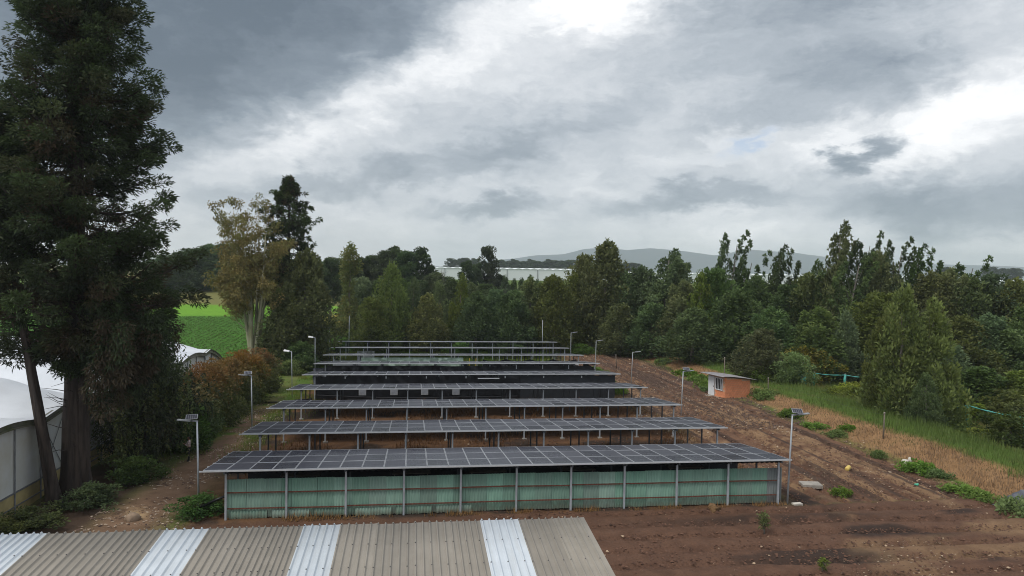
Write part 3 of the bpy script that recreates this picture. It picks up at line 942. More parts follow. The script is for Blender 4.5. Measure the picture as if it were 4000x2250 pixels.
for i in range(NSP):
    yl = np.linspace(GY0 + SP * i, GY0 + SP * (i + 1), 17)
    tp = np.array([gh_edge(min(y, GY0 + SP * NSP - .001)) for y in yl]) - 0.28
    tp[-1] = gh_edge(yl[-1] - .001) - .28
    V = np.concatenate([np.c_[np.zeros(17), yl, np.full(17, 1.12)], np.c_[0.03 * np.sin(yl * 3), yl, tp]])
    j = np.arange(16)
    link('wall_film', mesh_np('wall_film', V, np.c_[j, j + 1, 17 + j + 1, 17 + j], MATS['gh_wall'], True), gh)
    V = np.concatenate([np.c_[np.full(17, .03), yl, np.full(17, -0.1)], np.c_[np.full(17, .03) + 0.02 * np.sin(yl * 5), yl, np.full(17, 1.15)]])
    link('skirt_film', mesh_np('skirt_film', V, np.c_[j, j + 1, 17 + j + 1, 17 + j], MATS['gh_skirt'], True), gh)
    g_ = MB()
    for k_ in range(16):
        a = Vector((.06, yl[k_], gh_edge(yl[k_] + .001) - .12))
        b = Vector((.06, yl[k_ + 1], gh_edge(yl[k_ + 1] - .001) - .12))
        for dz0, dz1, xo in ((-.17, .13, 0.0), (-.22, -.13, .14)):
            o_ = len(g_.v)
            g_.add([(a.x + xo - .06, a.y, a.z + dz0), (a.x + xo + .06, a.y, a.z + dz0), (a.x + xo + .06, a.y, a.z + dz1), (a.x + xo - .06, a.y, a.z + dz1),
                    (b.x + xo - .06, b.y, b.z + dz0), (b.x + xo + .06, b.y, b.z + dz0), (b.x + xo + .06, b.y, b.z + dz1), (b.x + xo - .06, b.y, b.z + dz1)],
                   [(0, 1, 5, 4), (1, 2, 6, 5), (2, 3, 7, 6), (3, 0, 4, 7)])
    link('edge_gutter', g_.mesh('edge_gutter', MATS['gh_gutter']), gh)
    y0_ = GY0 + SP * i
    for yy_ in (y0_, y0_ + 2.67, y0_ + 5.33):
        link('post', MB().tube([(.07, yy_, 0), (.07, yy_, gh_edge(yy_ + .01) - .3)], .04, 6).mesh('post', MATS['gh_strut']), gh)
    link('diagonal_brace', MB().tube([(.06, y0_ + .2, 1.15), (.06, y0_ + 2.6, 4.2)], .022, 5).mesh('diagonal_brace', MATS['gh_strut']), gh)
    link('diagonal_brace', MB().tube([(.06, y0_ + 2.6, 1.15), (.06, y0_ + .2, 4.2)], .022, 5).mesh('diagonal_brace', MATS['gh_strut']), gh)
link('skirt_rail', MB().box(.03, .09, GY0, GY0 + SP * NSP, 1.10, 1.17).box(.03, .09, GY0, GY0 + SP * NSP, .38, .43).mesh('skirt_rail', MATS['gh_strut']), gh)
# blue and pale barrels standing beyond it
for (x, y, c, lab) in ((-47.6, 92.5, 'blue_plastic', 'blue barrel beyond the white greenhouse roof at the left picture edge'),
                       (-49.2, 93.5, 'white_paint', 'pale tank beyond the white greenhouse roof at the left picture edge')):
    m = MB().tube([(0, 0, 0), (0, 0, .08), (0, 0, 1.1), (0, 0, 1.2), (0, 0, 1.22)], [.45, .5, .5, .46, .2], 12)
    tag(link('barrel', m.mesh('barrel', MATS[c], True), None, (x, y, ground_z(x, y))), lab, 'barrel')

# ================================================================== FOREGROUND CORRUGATED ROOF
RY, RZ = 17.5, 7.08                      # upper edge of the roof
RS = rad(5.0)
rb = empty('corrugated_roof_building', (0, RY, 0))
tag(rb, 'foreground building with tan corrugated roof and white translucent strips', 'building')
edges = [(-15.64, 0), (-14.72, 0), (-13.8, 0), (-12.88, 0), (-11.96, 0), (-11.04, 0), (-10.41, 0), (-9.72, 1), (-8.93, 1), (-8.12, 0), (-7.26, 0), (-6.33, 0), (-5.6, 1), (-4.64, 0), (-3.82, 0), (-3.12, 0), (-2.5, 1), (-1.65, 0), (-0.79, 0), (0.09, 0), (0.95, 0), (1.7, 1), (2.61, 0), (3.46, 0), (4.27, None)]


def roof_sheet(w, white, seed):
    r = np.random.default_rng(seed)
    nw = 5
    pitch = w / nw
    prof = [(0.0, 0.0), (.08, .004), (.15, .030), (.20, .044), (.30, .044), (.35, .030), (.42, .004), (.52, 0.0), (.76, .003)]
    x = np.array([(i + p) * pitch for i in range(nw) for p, _ in prof] + [w + .03])
    z = np.array([h for i in range(nw) for _, h in prof] + [0.012])
    n = len(x)
    ny = 5
    ys = np.linspace(0, -7.2, ny)
    V = []
    for y in ys:
        V.append(np.c_[x, np.full(n, y), z + (0.0 if y else 0.0)])
    V = np.concatenate(V)
    i = np.arange(n - 1)
    F = np.concatenate([np.c_[k * n + i, (k + 1) * n + i, (k + 1) * n + i + 1, k * n + i + 1] for k in range(ny - 1)])
    # thin cut edge at the top
    V = np.concatenate([V, np.c_[x, np.zeros(n), z - .012]])
    b = ny * n
    F = np.concatenate([F, np.c_[i, i + 1, b + i + 1, b + i]])
    return mesh_np('roof_sheet', V, F, MATS['white_roof' if white else 'tan_roof'], False), pitch


for k, ((x0, wh), (x1, _)) in enumerate(zip(edges[:-1], edges[1:])):
    me, pitch = roof_sheet(x1 - x0, wh, k)
    lift = 0.006 * (k % 2) + (0.012 if wh else 0)
    o = link('roof_sheet', me, rb, (x0, (k % 3) * .012 - .012, RZ + lift), (RS, 0, 0))
    if wh:
        o['label'] = 'white translucent roof sheet'
    sc = MB()
    for yy in (-.10, -1.15, -2.2, -3.3, -4.4, -5.5, -6.6):
        for w_ in (0, 2, 4):
            cx, cy_ = (w_ + .25) * pitch, yy
            sc.tube([(cx, cy_, .040), (cx, cy_, .058)], [.016, .012], 6)
    tag(link('screws', sc.mesh('screws', MATS['screw']), o), kind='stuff')
m = MB().box(-15.5, 4.17, -.35, -.15, 0, RZ - .12).box(3.97, 4.17, -7.0, -.35, 0, 6.5).box(-15.5, 4.17, -7.1, -6.95, 0, 6.4)
link('wall', m.mesh('wall', MATS['roof_wall']), rb)
for yy in (-.3, -2.2, -4.4, -6.6):
    link('purlin', MB().box(-15.6, 4.22, yy - .05, yy + .05, RZ - .13 + yy * math.tan(RS), RZ - .02 + yy * math.tan(RS)).mesh('purlin', MATS['wood_post']), rb)

# ================================================================== BRICK HUT
HA = rad(14)
hut = empty('brick_hut', (33.15, 73.1, ground_z(33.15, 73.1)), HA)
tag(hut, 'small orange brick hut with grey corrugated roof at the edge of the field', 'hut')
HW, HD = 3.35, 2.95


def htop(x):
    return 2.30 - 0.115 * x


m = MB()
m.add([(0.02, 0.02, 0), (HW - .02, .02, 0), (HW - .02, .02, htop(HW) - .03), (.02, .02, htop(0) - .03),
       (0.02, HD - .02, 0), (HW - .02, HD - .02, 0), (HW - .02, HD - .02, htop(HW) - .03), (.02, HD - .02, htop(0) - .03)],
      [(0, 1, 2, 3), (5, 4, 7, 6), (1, 5, 6, 2), (4, 0, 3, 7), (3, 2, 6, 7), (4, 5, 1, 0)])
link('mortar_core', m.mesh('mortar_core', MATS['mortar']), hut)
BH, BL = 0.222, 0.365


def brick(l):
    b = .008
    m = MB().add([(b, 0, b), (l - b, 0, b), (l - b, 0, BH - .016 - b), (b, 0, BH - .016 - b), (0, .012, 0), (l, .012, 0), (l, .012, BH - .016), (0, .012, BH - .016),
                  (0, .10, 0), (l, .10, 0), (l, .10, BH - .016), (0, .10, BH - .016)],
                 [(0, 1, 2, 3), (0, 4, 5, 1), (1, 5, 6, 2), (2, 6, 7, 3), (3, 7, 4, 0), (4, 8, 9, 5), (5, 9, 10, 6), (6, 10, 11, 7), (7, 11, 8, 4)])
    return m.mesh('brick', MATS['brick'])


BR_F, BR_H = brick(BL - .014), brick(BL / 2 - .014)
hr = np.random.default_rng(8)


def lay(face_len, to_local, skip):
    for c in range(11):
        z = 0.03 + c * BH
        x = 0.0
        first = c % 2 == 1
        while x < face_len - .12:
            half = first or (face_len - x) < BL * .9
            l = BL / 2 if half else BL
            first = False
            if x + l > face_len + .02:
                break
            if not skip(x, x + l, z, z + BH):
                loc, rz = to_local(x)
                link('brick', BR_H if half else BR_F, hut, (loc[0], loc[1] + hr.normal(0, .003) - .012, z), (0, 0, rz))
            x += l


lay(HW, lambda x: ((x, 0.0), 0.0), lambda a, b, z0, z1: z1 > htop(b) - .02)
# side with the window and door (faces the field, local x = 0)
for c in range(11):
    z = 0.03 + c * BH
    y = 0.10
    first = c % 2 == 0
    while y < HD - .1:
        l = BL / 2 if first else BL
        first = False
        y1 = y + l
        if y1 > HD:
            break
        in_win = (y1 > .42 and y < 1.55 and z + BH > .80 and z < 2.05)
        in_door = (y1 > 1.75 and y < 2.8)
        if not (in_win or in_door) and z + BH < htop(0):
            link('brick', BR_H if l < BL else BR_F, hut, (-.004, y1, z), (0, 0, rad(-90)))
        y = y1
win = link('window', MB().box(-.045, -.012, .45, 1.52, .84, 2.02).mesh('window', MATS['dark_glass']), hut)
fr = MB().box(-.10, -.02, .40, .47, .78, 2.08).box(-.10, -.02, 1.50, 1.57, .78, 2.08).box(-.10, -.02, .47, 1.50, 2.02, 2.08).box(-.10, -.02, .47, 1.50, .78, .85)
link('frame', fr.mesh('frame', MATS['white_paint']), win)
bar = MB().box(-.085, -.05, -.02, .02, .85, 2.02).mesh('bar', MATS['white_paint'])
for yy in (.72, .98, 1.25):
    link('bar', bar, win, (0, yy, 0))
dr = link('door', MB().box(-.07, -.01, 1.76, 2.80, .02, 2.12).mesh('door', MATS['white_paint']), hut)
link('handle', MB().box(-.11, -.07, 1.84, 1.90, .98, 1.12).mesh('handle', MATS['galv_dark']), dr)
nu, nv_ = 60, 10
uu, vv = np.meshgrid(np.linspace(-.75, 3.8, nv_), np.linspace(-.45, 3.5, nu), indexing='ij')
zz = 2.42 - .13 * uu - .035 * np.maximum(0, .8 - uu) ** 2 + .035 * np.sin(uu * .9) + .022 * np.sin(vv / .17 * 2 * np.pi)
top = np.c_[uu.ravel(), vv.ravel(), zz.ravel()]
F1 = grid_faces(nv_, nu)
V2 = np.concatenate([top, top - (0, 0, .02)])
F2 = np.concatenate([F1, F1[:, ::-1] + nv_ * nu])
bord = [(i, i + 1, i + 1 + nv_ * nu, i + nv_ * nu) for i in range(nu - 1)]
bord += [(i * nu, i * nu + nv_ * nu, (i + 1) * nu + nv_ * nu, (i + 1) * nu) for i in range(nv_ - 1)]
link('roof', mesh_np('roof', V2, np.concatenate([F2, np.array(bord)]), MATS['hut_roof'], False), hut)
link('step', MB().box(-.9, -.1, 1.6, 2.9, -.05, .06).mesh('step', MATS['concrete']), hut)
link('footing', MB().box(-.12, HW + .1, -.14, HD, -.15, .03).mesh('footing', MATS['mortar']), hut)

# ================================================================== SOLAR STREET LIGHTS
MOD = MB().box(-.30, .30, -.17, .17, -.015, .015).mesh('solar_module', MATS['lamp_white'])
CELL = MB().box(-.048, .048, -.145, .145, .015, .02).mesh('cell', MATS['panel_glass'])


def street_light(x, y, h, side, label, lean=0.0, module=True, arm=.62, fwd=0.0, r=.055):
    z = ground_z(x, y)
    r = r if module else .04
    s = empty('solar_street_light', (x, y, z))
    s.rotation_euler = (0, lean, 0)
    tag(s, label, 'street light', 'solar street lights beside the sheds')
    link('pole', MB().tube([(0, 0, -.1), (0, 0, h * .55), (0, 0, h)], [r, r * .92, r * .8], 8).mesh('pole', MATS['galvanised'], True), s)
    link('base_plate', MB().box(-.16, .16, -.16, .16, 0, .02).mesh('base_plate', MATS['galvanised']), s)
    a = Vector((side, fwd, 0)).normalized()
    e = Vector((0, 0, h - .04))
    link('arm', MB().tube([e - a * .05, e + a * arm * .6 + Vector((0, 0, .06))], [r * .8, r * .7], 6).mesh('arm', MATS['lamp_white'], True), s)
    b0 = e + a * arm * .55 + Vector((0, 0, .06))
    b1 = e + a * (arm + .40) + Vector((0, 0, .14))
    M = Matrix.Translation((b0 + b1) / 2) @ Vector((1, 0, 0)).rotation_difference((b1 - b0).normalized()).to_matrix().to_4x4()
    L = (b1 - b0).length / 2
    hd = link('lamp_head', MB().box(-L, L * .2, -.09, .09, -.035, .04, M=M).box(L * .2, L, -.11, .11, -.02, .03, M=M).mesh('lamp_head', MATS['lamp_white']), s)
    link('lens', MB().box(L * .25, L * .95, -.09, .09, -.028, -.0205, M=M).mesh('lens', MATS['lamp_lens']), hd)
    if module:
        o = link('solar_module', MOD, s, tuple(e + a * arm * .42 + Vector((0, -.04, .27))), (rad(38), 0, rad(8) * -side))
        for k_ in range(5):
            link('cell', CELL, o, (-.22 + .11 * k_, 0, 0))
        link('bracket', MB().box(-.03, .03, -.03, .03, -.27, -.01).mesh('bracket', MATS['galv_dark']), s, tuple(e + a * arm * .42 + Vector((0, 0, .27))))


street_light(-11.47, 41.3, 4.75, -1, 'solar street light at the left end of the green-walled shed', -.025)
street_light(-12.95, 61.5, 4.3, -1, 'solar street light in front of the orange-topped hedge', -.02)
street_light(-12.0, 75.5, 4.7, -1, 'street light on a bare pole beyond the orange hedge, no panel visible', -.02, False, .45, .3)
street_light(-11.5, 89, 4.85, -1, 'street light beside the left end of the sixth shed', -.01, False, .45, .3)
street_light(-11.2, 101, 5.1, -1, 'street light by the grass left of the rearmost sheds', 0, False, .45, .3)
street_light(21.63, 39.0, 5.2, 1, 'solar street light at the right end of the green-walled shed', .035)
street_light(24.85, 64.2, 4.2, 1, 'solar street light on the field beside the third and fourth sheds', .03)
street_light(25.7, 82.5, 3.9, 1, 'street light standing in the middle of the far field edge', .03, False, .55)
street_light(23.0, 89, 4.6, 1, 'street light beside the right end of the drape-hung shed', .01, False, .5)
street_light(21.9, 98.5, 4.8, 1, 'street light at the right end of the two rearmost sheds', 0, False, .5)
for (x, y, h, lab) in ((-9.6, 113, 6.0, 'plain thin pole behind the left end of the farthest shed'), (20.4, 112.5, 5.6, 'plain thin pole behind the right end of the farthest shed')):
    s = empty('thin_pole', (x, y, ground_z(x, y)))
    tag(s, lab, 'pole')
    link('pole', MB().tube([(0, 0, 0), (0, 0, h)], [.05, .04], 6).mesh('pole', MATS['galvanised'], True), s)
    link('cap', MB().tube([(0, 0, h), (0, 0, h + .06)], [.06, .03], 6).mesh('cap', MATS['galv_dark'], True), s)

# ================================================================== POSTS, NET FENCE, SMALL THINGS
for (x, y, h, ln, lab) in ((37.3, 52.8, 2.1, .02, 'weathered wooden post on the dry-grass bank'), (37.9, 72.9, 1.9, 0, 'thin wooden post right of the brick hut'),
                           (35.9, 79.5, 3.6, 0, 'thin pole rising behind the brick hut roof'), (28.3, 97.8, 1.8, -.06, 'lone wooden stake on the far part of the ploughed field')):
    s = empty('wooden_post', (x, y, ground_z(x, y)))
    s.rotation_euler = (0, ln, 0)
    tag(s, lab, 'post')
    link('post', MB().tube([(0, 0, -.1), (.01, 0, h * .5), (0, 0, h)], [.06, .055, .05], 7).mesh('post', MATS['wood_post'], True), s)
    link('insulator', MB().tube([(0, 0, h - .12), (0, 0, h - .02), (0, 0, h + .03)], [.065, .075, .05], 7).mesh('insulator', MATS['concrete'], True), s)
wire = MB()
P_ = [Vector((37.3, 52.8, ground_z(37.3, 52.8) + 1.9)), Vector((37.9, 72.9, ground_z(37.9, 72.9) + 1.75))]
wire.tube([P_[0] + (P_[1] - P_[0]) * t - Vector((0, 0, .25 * 4 * t * (1 - t))) for t in np.linspace(0, 1, 9)], .006, 3)
tag(link('fence_wire', wire.mesh('fence_wire', MATS['galv_dark'])), 'thin wire strung between two wooden posts on the bank', 'wire')


def net_fence(pts, label, bunch):
    s = empty('net_fence', (0, 0, 0))
    tag(s, label, 'fence', 'teal netting fences in the undergrowth')
    tops = []
    for (x, y, h) in pts:
        z = ground_z(x, y)
        p = link('post', MB().tube([(x, y, z - .1), (x, y, z + h)], [.075, .06], 6).mesh('post', MATS['wood_post'], True), s)
        link('net_wrap', MB().tube([(x + .02, y, z + .35), (x - .03, y, z + h * .6), (x + .02, y, z + h * .93)], [.12, .16, .13], 7).mesh('net_wrap', MATS['teal_net'], True), p)
        tops.append(Vector((x, y, z + h * .9)))
    m = MB()
    for a, b in zip(tops[:-1], tops[1:]):
        m.tube([a + (b - a) * t - Vector((0, 0, .12 * 4 * t * (1 - t))) for t in np.linspace(0, 1, 9)], [.055 + .025 * math.sin(t * 20) for t in np.linspace(0, 1, 9)], 5)
    link('net_rope', m.mesh('net_rope', MATS['teal_net'], True), s)
    if bunch:
        o = link('hanging_net', drape('hanging_net', 1.2, 1.5, MATS['teal_net'], 50., .25, nx=20, nz=12), s, tuple(tops[0] - Vector((.5, 0, 1.5))))
    return s


net_fence([(48.0, 83.9, 2.2), (49.6, 83.8, 2.1), (53.0, 82.6, 2.0), (55.3, 80.2, 2.0)], 'teal netting strung between posts behind the bushes right of the hut', True)
net_fence([(47.9, 61.4, 1.9), (50.4, 59.6, 2.6), (52.2, 55.2, 2.3), (54.0, 51.0, 2.2)], 'teal netting strung between posts at the right edge of the picture', False)


def blob(name, matl, r, seed, sq=(1, 1, .6), sub=3, amp=.25):
    bm = bmesh.new()
    bmesh.ops.create_icosphere(bm, subdivisions=sub + (1 if amp > .4 else 0), radius=1)
    rr_ = np.random.default_rng(seed)
    off = rr_.random(3) * 50
    for v in bm.verts:
        d = float(fbm(np.array(v.co.x * 1.6 + off[0]), np.array(v.co.y * 1.6 + v.co.z * 1.3 + off[1]), 5 if amp > .4 else 3)) - .5
        v.co *= r * (1 + amp * 2 * d)
        v.co.x *= sq[0]; v.co.y *= sq[1]; v.co.z *= sq[2]
    me = bpy.data.meshes.new(name)
    bm.to_mesh(me)
    bm.free()
    me.materials.append(matl)
    me.polygons.foreach_set('use_smooth', np.ones(len(me.polygons), bool))
    return me


def put_blob(name, x, y, r, matn, seed, label, cat, sq=(1, 1, .6), amp=.25, dz=.25):
    tag(link(name, blob(name, MATS[matn], r, seed, sq, 3, amp), None, (x, y, ground_z(x, y) + r * sq[2] * dz)), label, cat)


u_, v_ = np.meshgrid(np.linspace(-1, 1, 46), np.linspace(-1, 1, 40), indexing='ij')
rr2 = np.sqrt((u_ * 1.0) ** 2 + v_ ** 2)
rid = 1 - 2 * np.abs(fbm(u_ * 2.2 + 5 + v_, v_ * 2.2 + 9 - .6 * u_, 4) - .5) * 2
zz_ = .95 * np.clip(1 - rr2 ** 1.5, 0, 1) * (.55 + .55 * fbm(u_ * 1.5 + 3, v_ * 1.5 + 2, 2)) + .22 * (rid - .5) * np.clip(1.15 - rr2, 0, 1)
zz_ = np.maximum(zz_, 0) * (rr2 < 1.2) - .05 * (rr2 > 1.05)
V_ = np.c_[(u_ * 1.45 + .12 * rid).ravel(), (v_ * 1.1 + .1 * rid).ravel(), zz_.ravel()]
tag(link('tarp_heap', mesh_np('tarp_heap', V_, grid_faces(46, 40), MATS['grey_tarp'], False), None, (35.4, 37.3, ground_z(35.4, 37.3) + .02), (0, 0, .3)),
    'grey tarpaulin heap among weeds at the right picture edge', 'tarp')
put_blob('stone', -14.2, 39.4, .36, 'stone', 5, 'rounded brown boulder beside the dirt lane near the corrugated roof', 'stone', (1, 1, .9))
put_blob('stone', 34.9, 46.9, .26, 'white_stone', 6, 'larger of two white stones on the dry-grass bank', 'stone', (1, 1, .9))
put_blob('stone', 35.45, 47.2, .2, 'white_stone', 8, 'smaller of two white stones on the dry-grass bank', 'stone', (.7, .8, 1.3))
put_blob('plastic_bag', -12.2, 71.6, .42, 'bag_plastic', 7, 'pale green plastic bag lying on the grass by the lane', 'bag', (1, 1, .7), .5)
put_blob('plastic_bag', -11.75, 72.6, .36, 'white_tarp', 9, 'whitish crumpled sheet beside the pale green bag', 'bag', (1.3, 1, .5), .5)
put_blob('straw_heap', 16.9, 38.35, .36, 'straw', 11, 'small heap of straw against the green wall near its right end', 'heap', (1.1, .6, .75), .7)
tag(link('concrete_slab', MB().box(-.6, .6, -.45, .45, -.1, .12).mesh('concrete_slab', MATS['concrete']), None, (25.0, 42.3, .05), (0, 0, rad(-12))),
    'pale concrete slab lying on the ground beside the nearest shed', 'slab')
tag(link('concrete_slab', MB().box(-.5, .5, -.45, .45, -.05, .12).mesh('concrete_slab', MATS['concrete']), None, (23.4, 61.0, .05), (0, 0, rad(8))),
    'pale slab half hidden under the right end of the third shed', 'slab')
tag(link('concrete_slab', MB().box(-.28, .28, -.14, .14, -.05, .08).mesh('concrete_slab', MATS['white_stone']), None, (22.1, 38.75, .05), (0, 0, rad(8))),
    'small pale block at the foot of the nearest right-hand lamp pole', 'slab')
m = MB().tube([(-.3, 0, 0), (-.26, 0, 0), (.2, 0, 0), (.26, 0, 0), (.3, 0, 0)], [.1, .15, .15, .12, .06], 10)
tag(link('plastic_can', m.mesh('plastic_can', MATS['yellow_plastic'], True), None, (29.6, 45.5, .16), (0, rad(-8), rad(40))), 'yellow plastic can lying on the ploughed field', 'can')
m = MB().tube([(0, 0, 0), (0, 0, .12), (0, 0, .22)], [.06, .07, .09], 8)
tag(link('plastic_cup', m.mesh('plastic_cup', MATS['mint_plastic'], True), None, (31.8, 41.8, .08), (rad(80), 0, .4)), 'mint green cup dropped on the ploughed field', 'cup')
m = MB().tube([(-14.0, 72.3, .12), (-12.4, 72.2, .16), (-10.6, 72.4, .35), (-9.6, 72.5, .38)], .075, 7)
tag(link('black_pipe', m.mesh('black_pipe', MATS['black_plastic'], True)), 'black pipe lying across the grass to the fifth shed', 'pipe')
m = MB().tube([(-11.6, 39.9, .1), (-10.2, 39.4, .9), (-9.6, 39.2, 1.2)], .07, 6)
tag(link('black_hose', m.mesh('black_hose', MATS['black_plastic'], True)), 'black hose leaning on the left corner of the green wall', 'hose')
# bird
m = MB().tube([(-.18, 0, 0), (-.05, 0, .02), (.1, 0, .02), (.2, 0, .03), (.25, 0, .02)], [.01, .055, .06, .035, .01], 6)
bd = link('bird', m.mesh('bird', MATS['hair'], True), None, (-32.5, 90, 20.8), (0, 0, rad(20)))
tag(bd, 'small dark bird flying in the sky right of the big cypress', 'bird')
link('wing', MB().add([(-.08, .03, .03), (.08, .03, .03), (.05, .30, .10), (-.06, .28, .09), (-.10, .48, .04)], [(0, 1, 2, 3), (3, 2, 4)]).mesh('wing', MATS['hair']), bd)
link('wing', MB().add([(-.08, -.03, .03), (.08, -.03, .03), (.05, -.30, .10), (-.06, -.28, .09), (-.10, -.48, .04)], [(3, 2, 1, 0), (4, 2, 3)]).mesh('wing', MATS['hair']), bd)

# ================================================================== VEGETATION


def leaf_geo(P, D, L, W, r, droop=0.15):
    n = len(P)
    D = D / np.maximum(np.linalg.norm(D, axis=1, keepdims=True), 1e-6)
    S = np.cross(D, r.standard_normal((n, 3)))
    S /= np.maximum(np.linalg.norm(S, axis=1, keepdims=True), 1e-6)
    L = np.asarray(L).reshape(-1, 1) * np.ones((n, 1))
    W = np.asarray(W).reshape(-1, 1) * np.ones((n, 1))
    tip = P + D * L
    tip[:, 2] -= (L * droop)[:, 0]
    mid = P + D * L * .5
    V = np.stack([P, mid + S * W * .5, tip, mid - S * W * .5], 1).reshape(-1, 3)
    F = np.arange(4 * n).reshape(n, 4)
    return V, F


def crown(name, C, per, L, W, matl, seed, outward=.8, up=.25, jit=.5, droop=.12, hollow=.45):
    """C columns: x y z rx ry rz tint accent [dirx diry dirz]; leaves are spread over each clump's volume, thickest near its surface"""
    r = np.random.default_rng(seed)
    C = np.asarray(C, float)
    idx = np.repeat(np.arange(len(C)), np.maximum(4, (per * (0.5 + r.random(len(C))))).astype(int))
    n = len(idx)
    U = r.standard_normal((n, 3))
    U /= np.linalg.norm(U, axis=1, keepdims=True)
    rr_ = hollow + (1 - hollow) * r.random((n, 1)) ** .6
    P = C[idx, :3] + U * rr_ * C[idx, 3:6]
    D = U * outward + np.array((0, 0, up)) + r.standard_normal((n, 3)) * jit
    if C.shape[1] > 8:
        D += C[idx, 8:11]
    Ls = L * (.6 + .8 * r.random(n))
    V, F = leaf_geo(P, D, Ls, W * (.7 + .6 * r.random(n)), r, droop)
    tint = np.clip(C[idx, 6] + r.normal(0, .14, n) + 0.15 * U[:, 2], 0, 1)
    acc = np.clip(C[idx, 7] + r.normal(0, .06, n), 0, 1)
    return mesh_np(name, V, F, matl, False, {'tint': np.repeat(tint, 4), 'acc': np.repeat(acc, 4)})


def trunk_mesh(C, H, z0, r0, seed, matl, limbs=9, lean=(0, 0), top=.85, nseg=7, wig=.1):
    r = np.random.default_rng(seed)
    m = MB()
    pts, rads = [], []
    for k_ in range(nseg):
        t = k_ / (nseg - 1)
        pts.append((lean[0] * t ** 1.6 + r.normal(0, wig) * (t > 0), lean[1] * t ** 1.6 + r.normal(0, wig) * (t > 0), H * top * t - (.15 if k_ == 0 else 0)))
        rads.append(r0 * (1.25 if k_ == 0 else 1) * (1 - .86 * t) + .012)
    m.tube(pts, rads, 8)
    C = np.asarray(C)
    for i in r.choice(len(C), min(limbs, len(C)), replace=False):
        c = C[i, :3]
        t = np.clip((c[2] * .72 - .3) / (H * top), .12, .92)
        k_ = t * (nseg - 1)
        a = np.array(pts[int(k_)]) + (np.array(pts[min(int(k_) + 1, nseg - 1)]) - np.array(pts[int(k_)])) * (k_ % 1)
        mid = (a + c) / 2 + np.array((0, 0, .08 * H * .3)) + r.normal(0, .1, 3)
        rb_ = max(.02, r0 * .42 * (1 - t))
        m.tube([a, mid, c], [rb_, rb_ * .7, .012], 5, cap=False)
    return m.mesh('trunk', matl, True)


def env_clumps(r, n, H, z0, R, prof, size, aspect=1.3, lobes=.22, tint=(.1, .75), acc=0.0, inner=.35, sweep=0.0, accp=None):
    """clumps spread through a crown whose radius follows prof(t)"""
    out_ = []
    ph = r.random(3) * 6.28
    ts = np.linspace(0, 1, 60)
    pw = np.array([max(prof(t), .02) for t in ts])
    cdf = np.cumsum(pw)
    cdf /= cdf[-1]
    for i in range(n):
        t = float(np.interp(r.random(), cdf, ts))
        phi = r.random() * 6.283
        lob = 1 + lobes * (math.sin(3 * phi + ph[0] + 5 * t) + .7 * math.sin(5 * phi + ph[1] - 9 * t)) * .7
        rad_ = R * prof(t) * lob * math.sqrt(inner + (1 - inner) * r.random())
        s = size[0] + (size[1] - size[0]) * r.random()
        s *= .62 + .5 * prof(t)
        z = z0 + (H - z0) * t
        z = min(z, H - s * aspect * .75)
        x, y = rad_ * math.cos(phi), rad_ * math.sin(phi)
        x += sweep * t * t
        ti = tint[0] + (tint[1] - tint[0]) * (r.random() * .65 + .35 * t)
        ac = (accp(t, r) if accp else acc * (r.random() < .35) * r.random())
        out_.append((x, y, max(z, z0 + s * .5), s, s, s * aspect, ti, ac))
    return np.array(out_)


PROTO = {}


def proto(key, H, R, C, trunk, crown_me):
    PROTO[key] = (H, R, trunk, crown_me)


lw, bk = MATS['leaf_wood'], MATS['bark_grey']
ovoid = lambda t: min(1.0, (t / .16 + .12) ** .6) * (1 - t) ** .62 * 1.12
conic = lambda t: min(1.0, (t / .08 + .25) ** .6) * (1 - t) ** .85 * 1.05
colum = lambda t: min(1.0, (t / .10 + .3) ** .6) * (.60 + .40 * math.sin(t * 7 + 1)) * (1 - t ** 3.2)
dome = lambda t: min(1.0, (t / .25 + .25) ** .5) * math.sqrt(max(0, 1 - t ** 2.2))
for i in range(4):
    r = np.random.default_rng(200 + i)
    C = env_clumps(r, 120, 10, .35, 2.9, ovoid, (.55, 1.05), 1.4, .34, (.0, .85), .25, inner=.5)
    # ragged leaders at the top
    for _ in range(9):
        a, d = r.random() * 6.28, r.random() * 1.5
        for k_ in range(4):
            C = np.vstack([C, (d * math.cos(a), d * math.sin(a), 7.4 + .70 * k_ + r.random() * .6 - d * .6, .30 - .06 * k_, .30 - .06 * k_, .5, .5 + .3 * r.random(), 0)])
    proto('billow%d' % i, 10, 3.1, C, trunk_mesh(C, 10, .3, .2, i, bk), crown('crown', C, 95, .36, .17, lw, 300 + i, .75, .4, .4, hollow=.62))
for i in range(2):
    r = np.random.default_rng(220 + i)
    C = env_clumps(r, 125, 10, .25, 2.6, conic, (.38, .72), 1.9, .26, (.15, .95), .25, inner=.5)
    proto('cone%d' % i, 10, 2.7, C, trunk_mesh(C, 10, .3, .17, 20 + i, bk), crown('crown', C, 90, .32, .14, lw, 320 + i, .6, .75, .35, .05, hollow=.62))
r = np.random.default_rng(231)
C = env_clumps(r, 190, 14, .4, 2.6, colum, (.45, .8), 1.6, .25, (.1, .9), .55)
proto('column', 14, 2.6, C, trunk_mesh(C, 14, .3, .22, 31, bk), crown('crown', C, 66, .36, .15, lw, 331, .75, .4, .45))
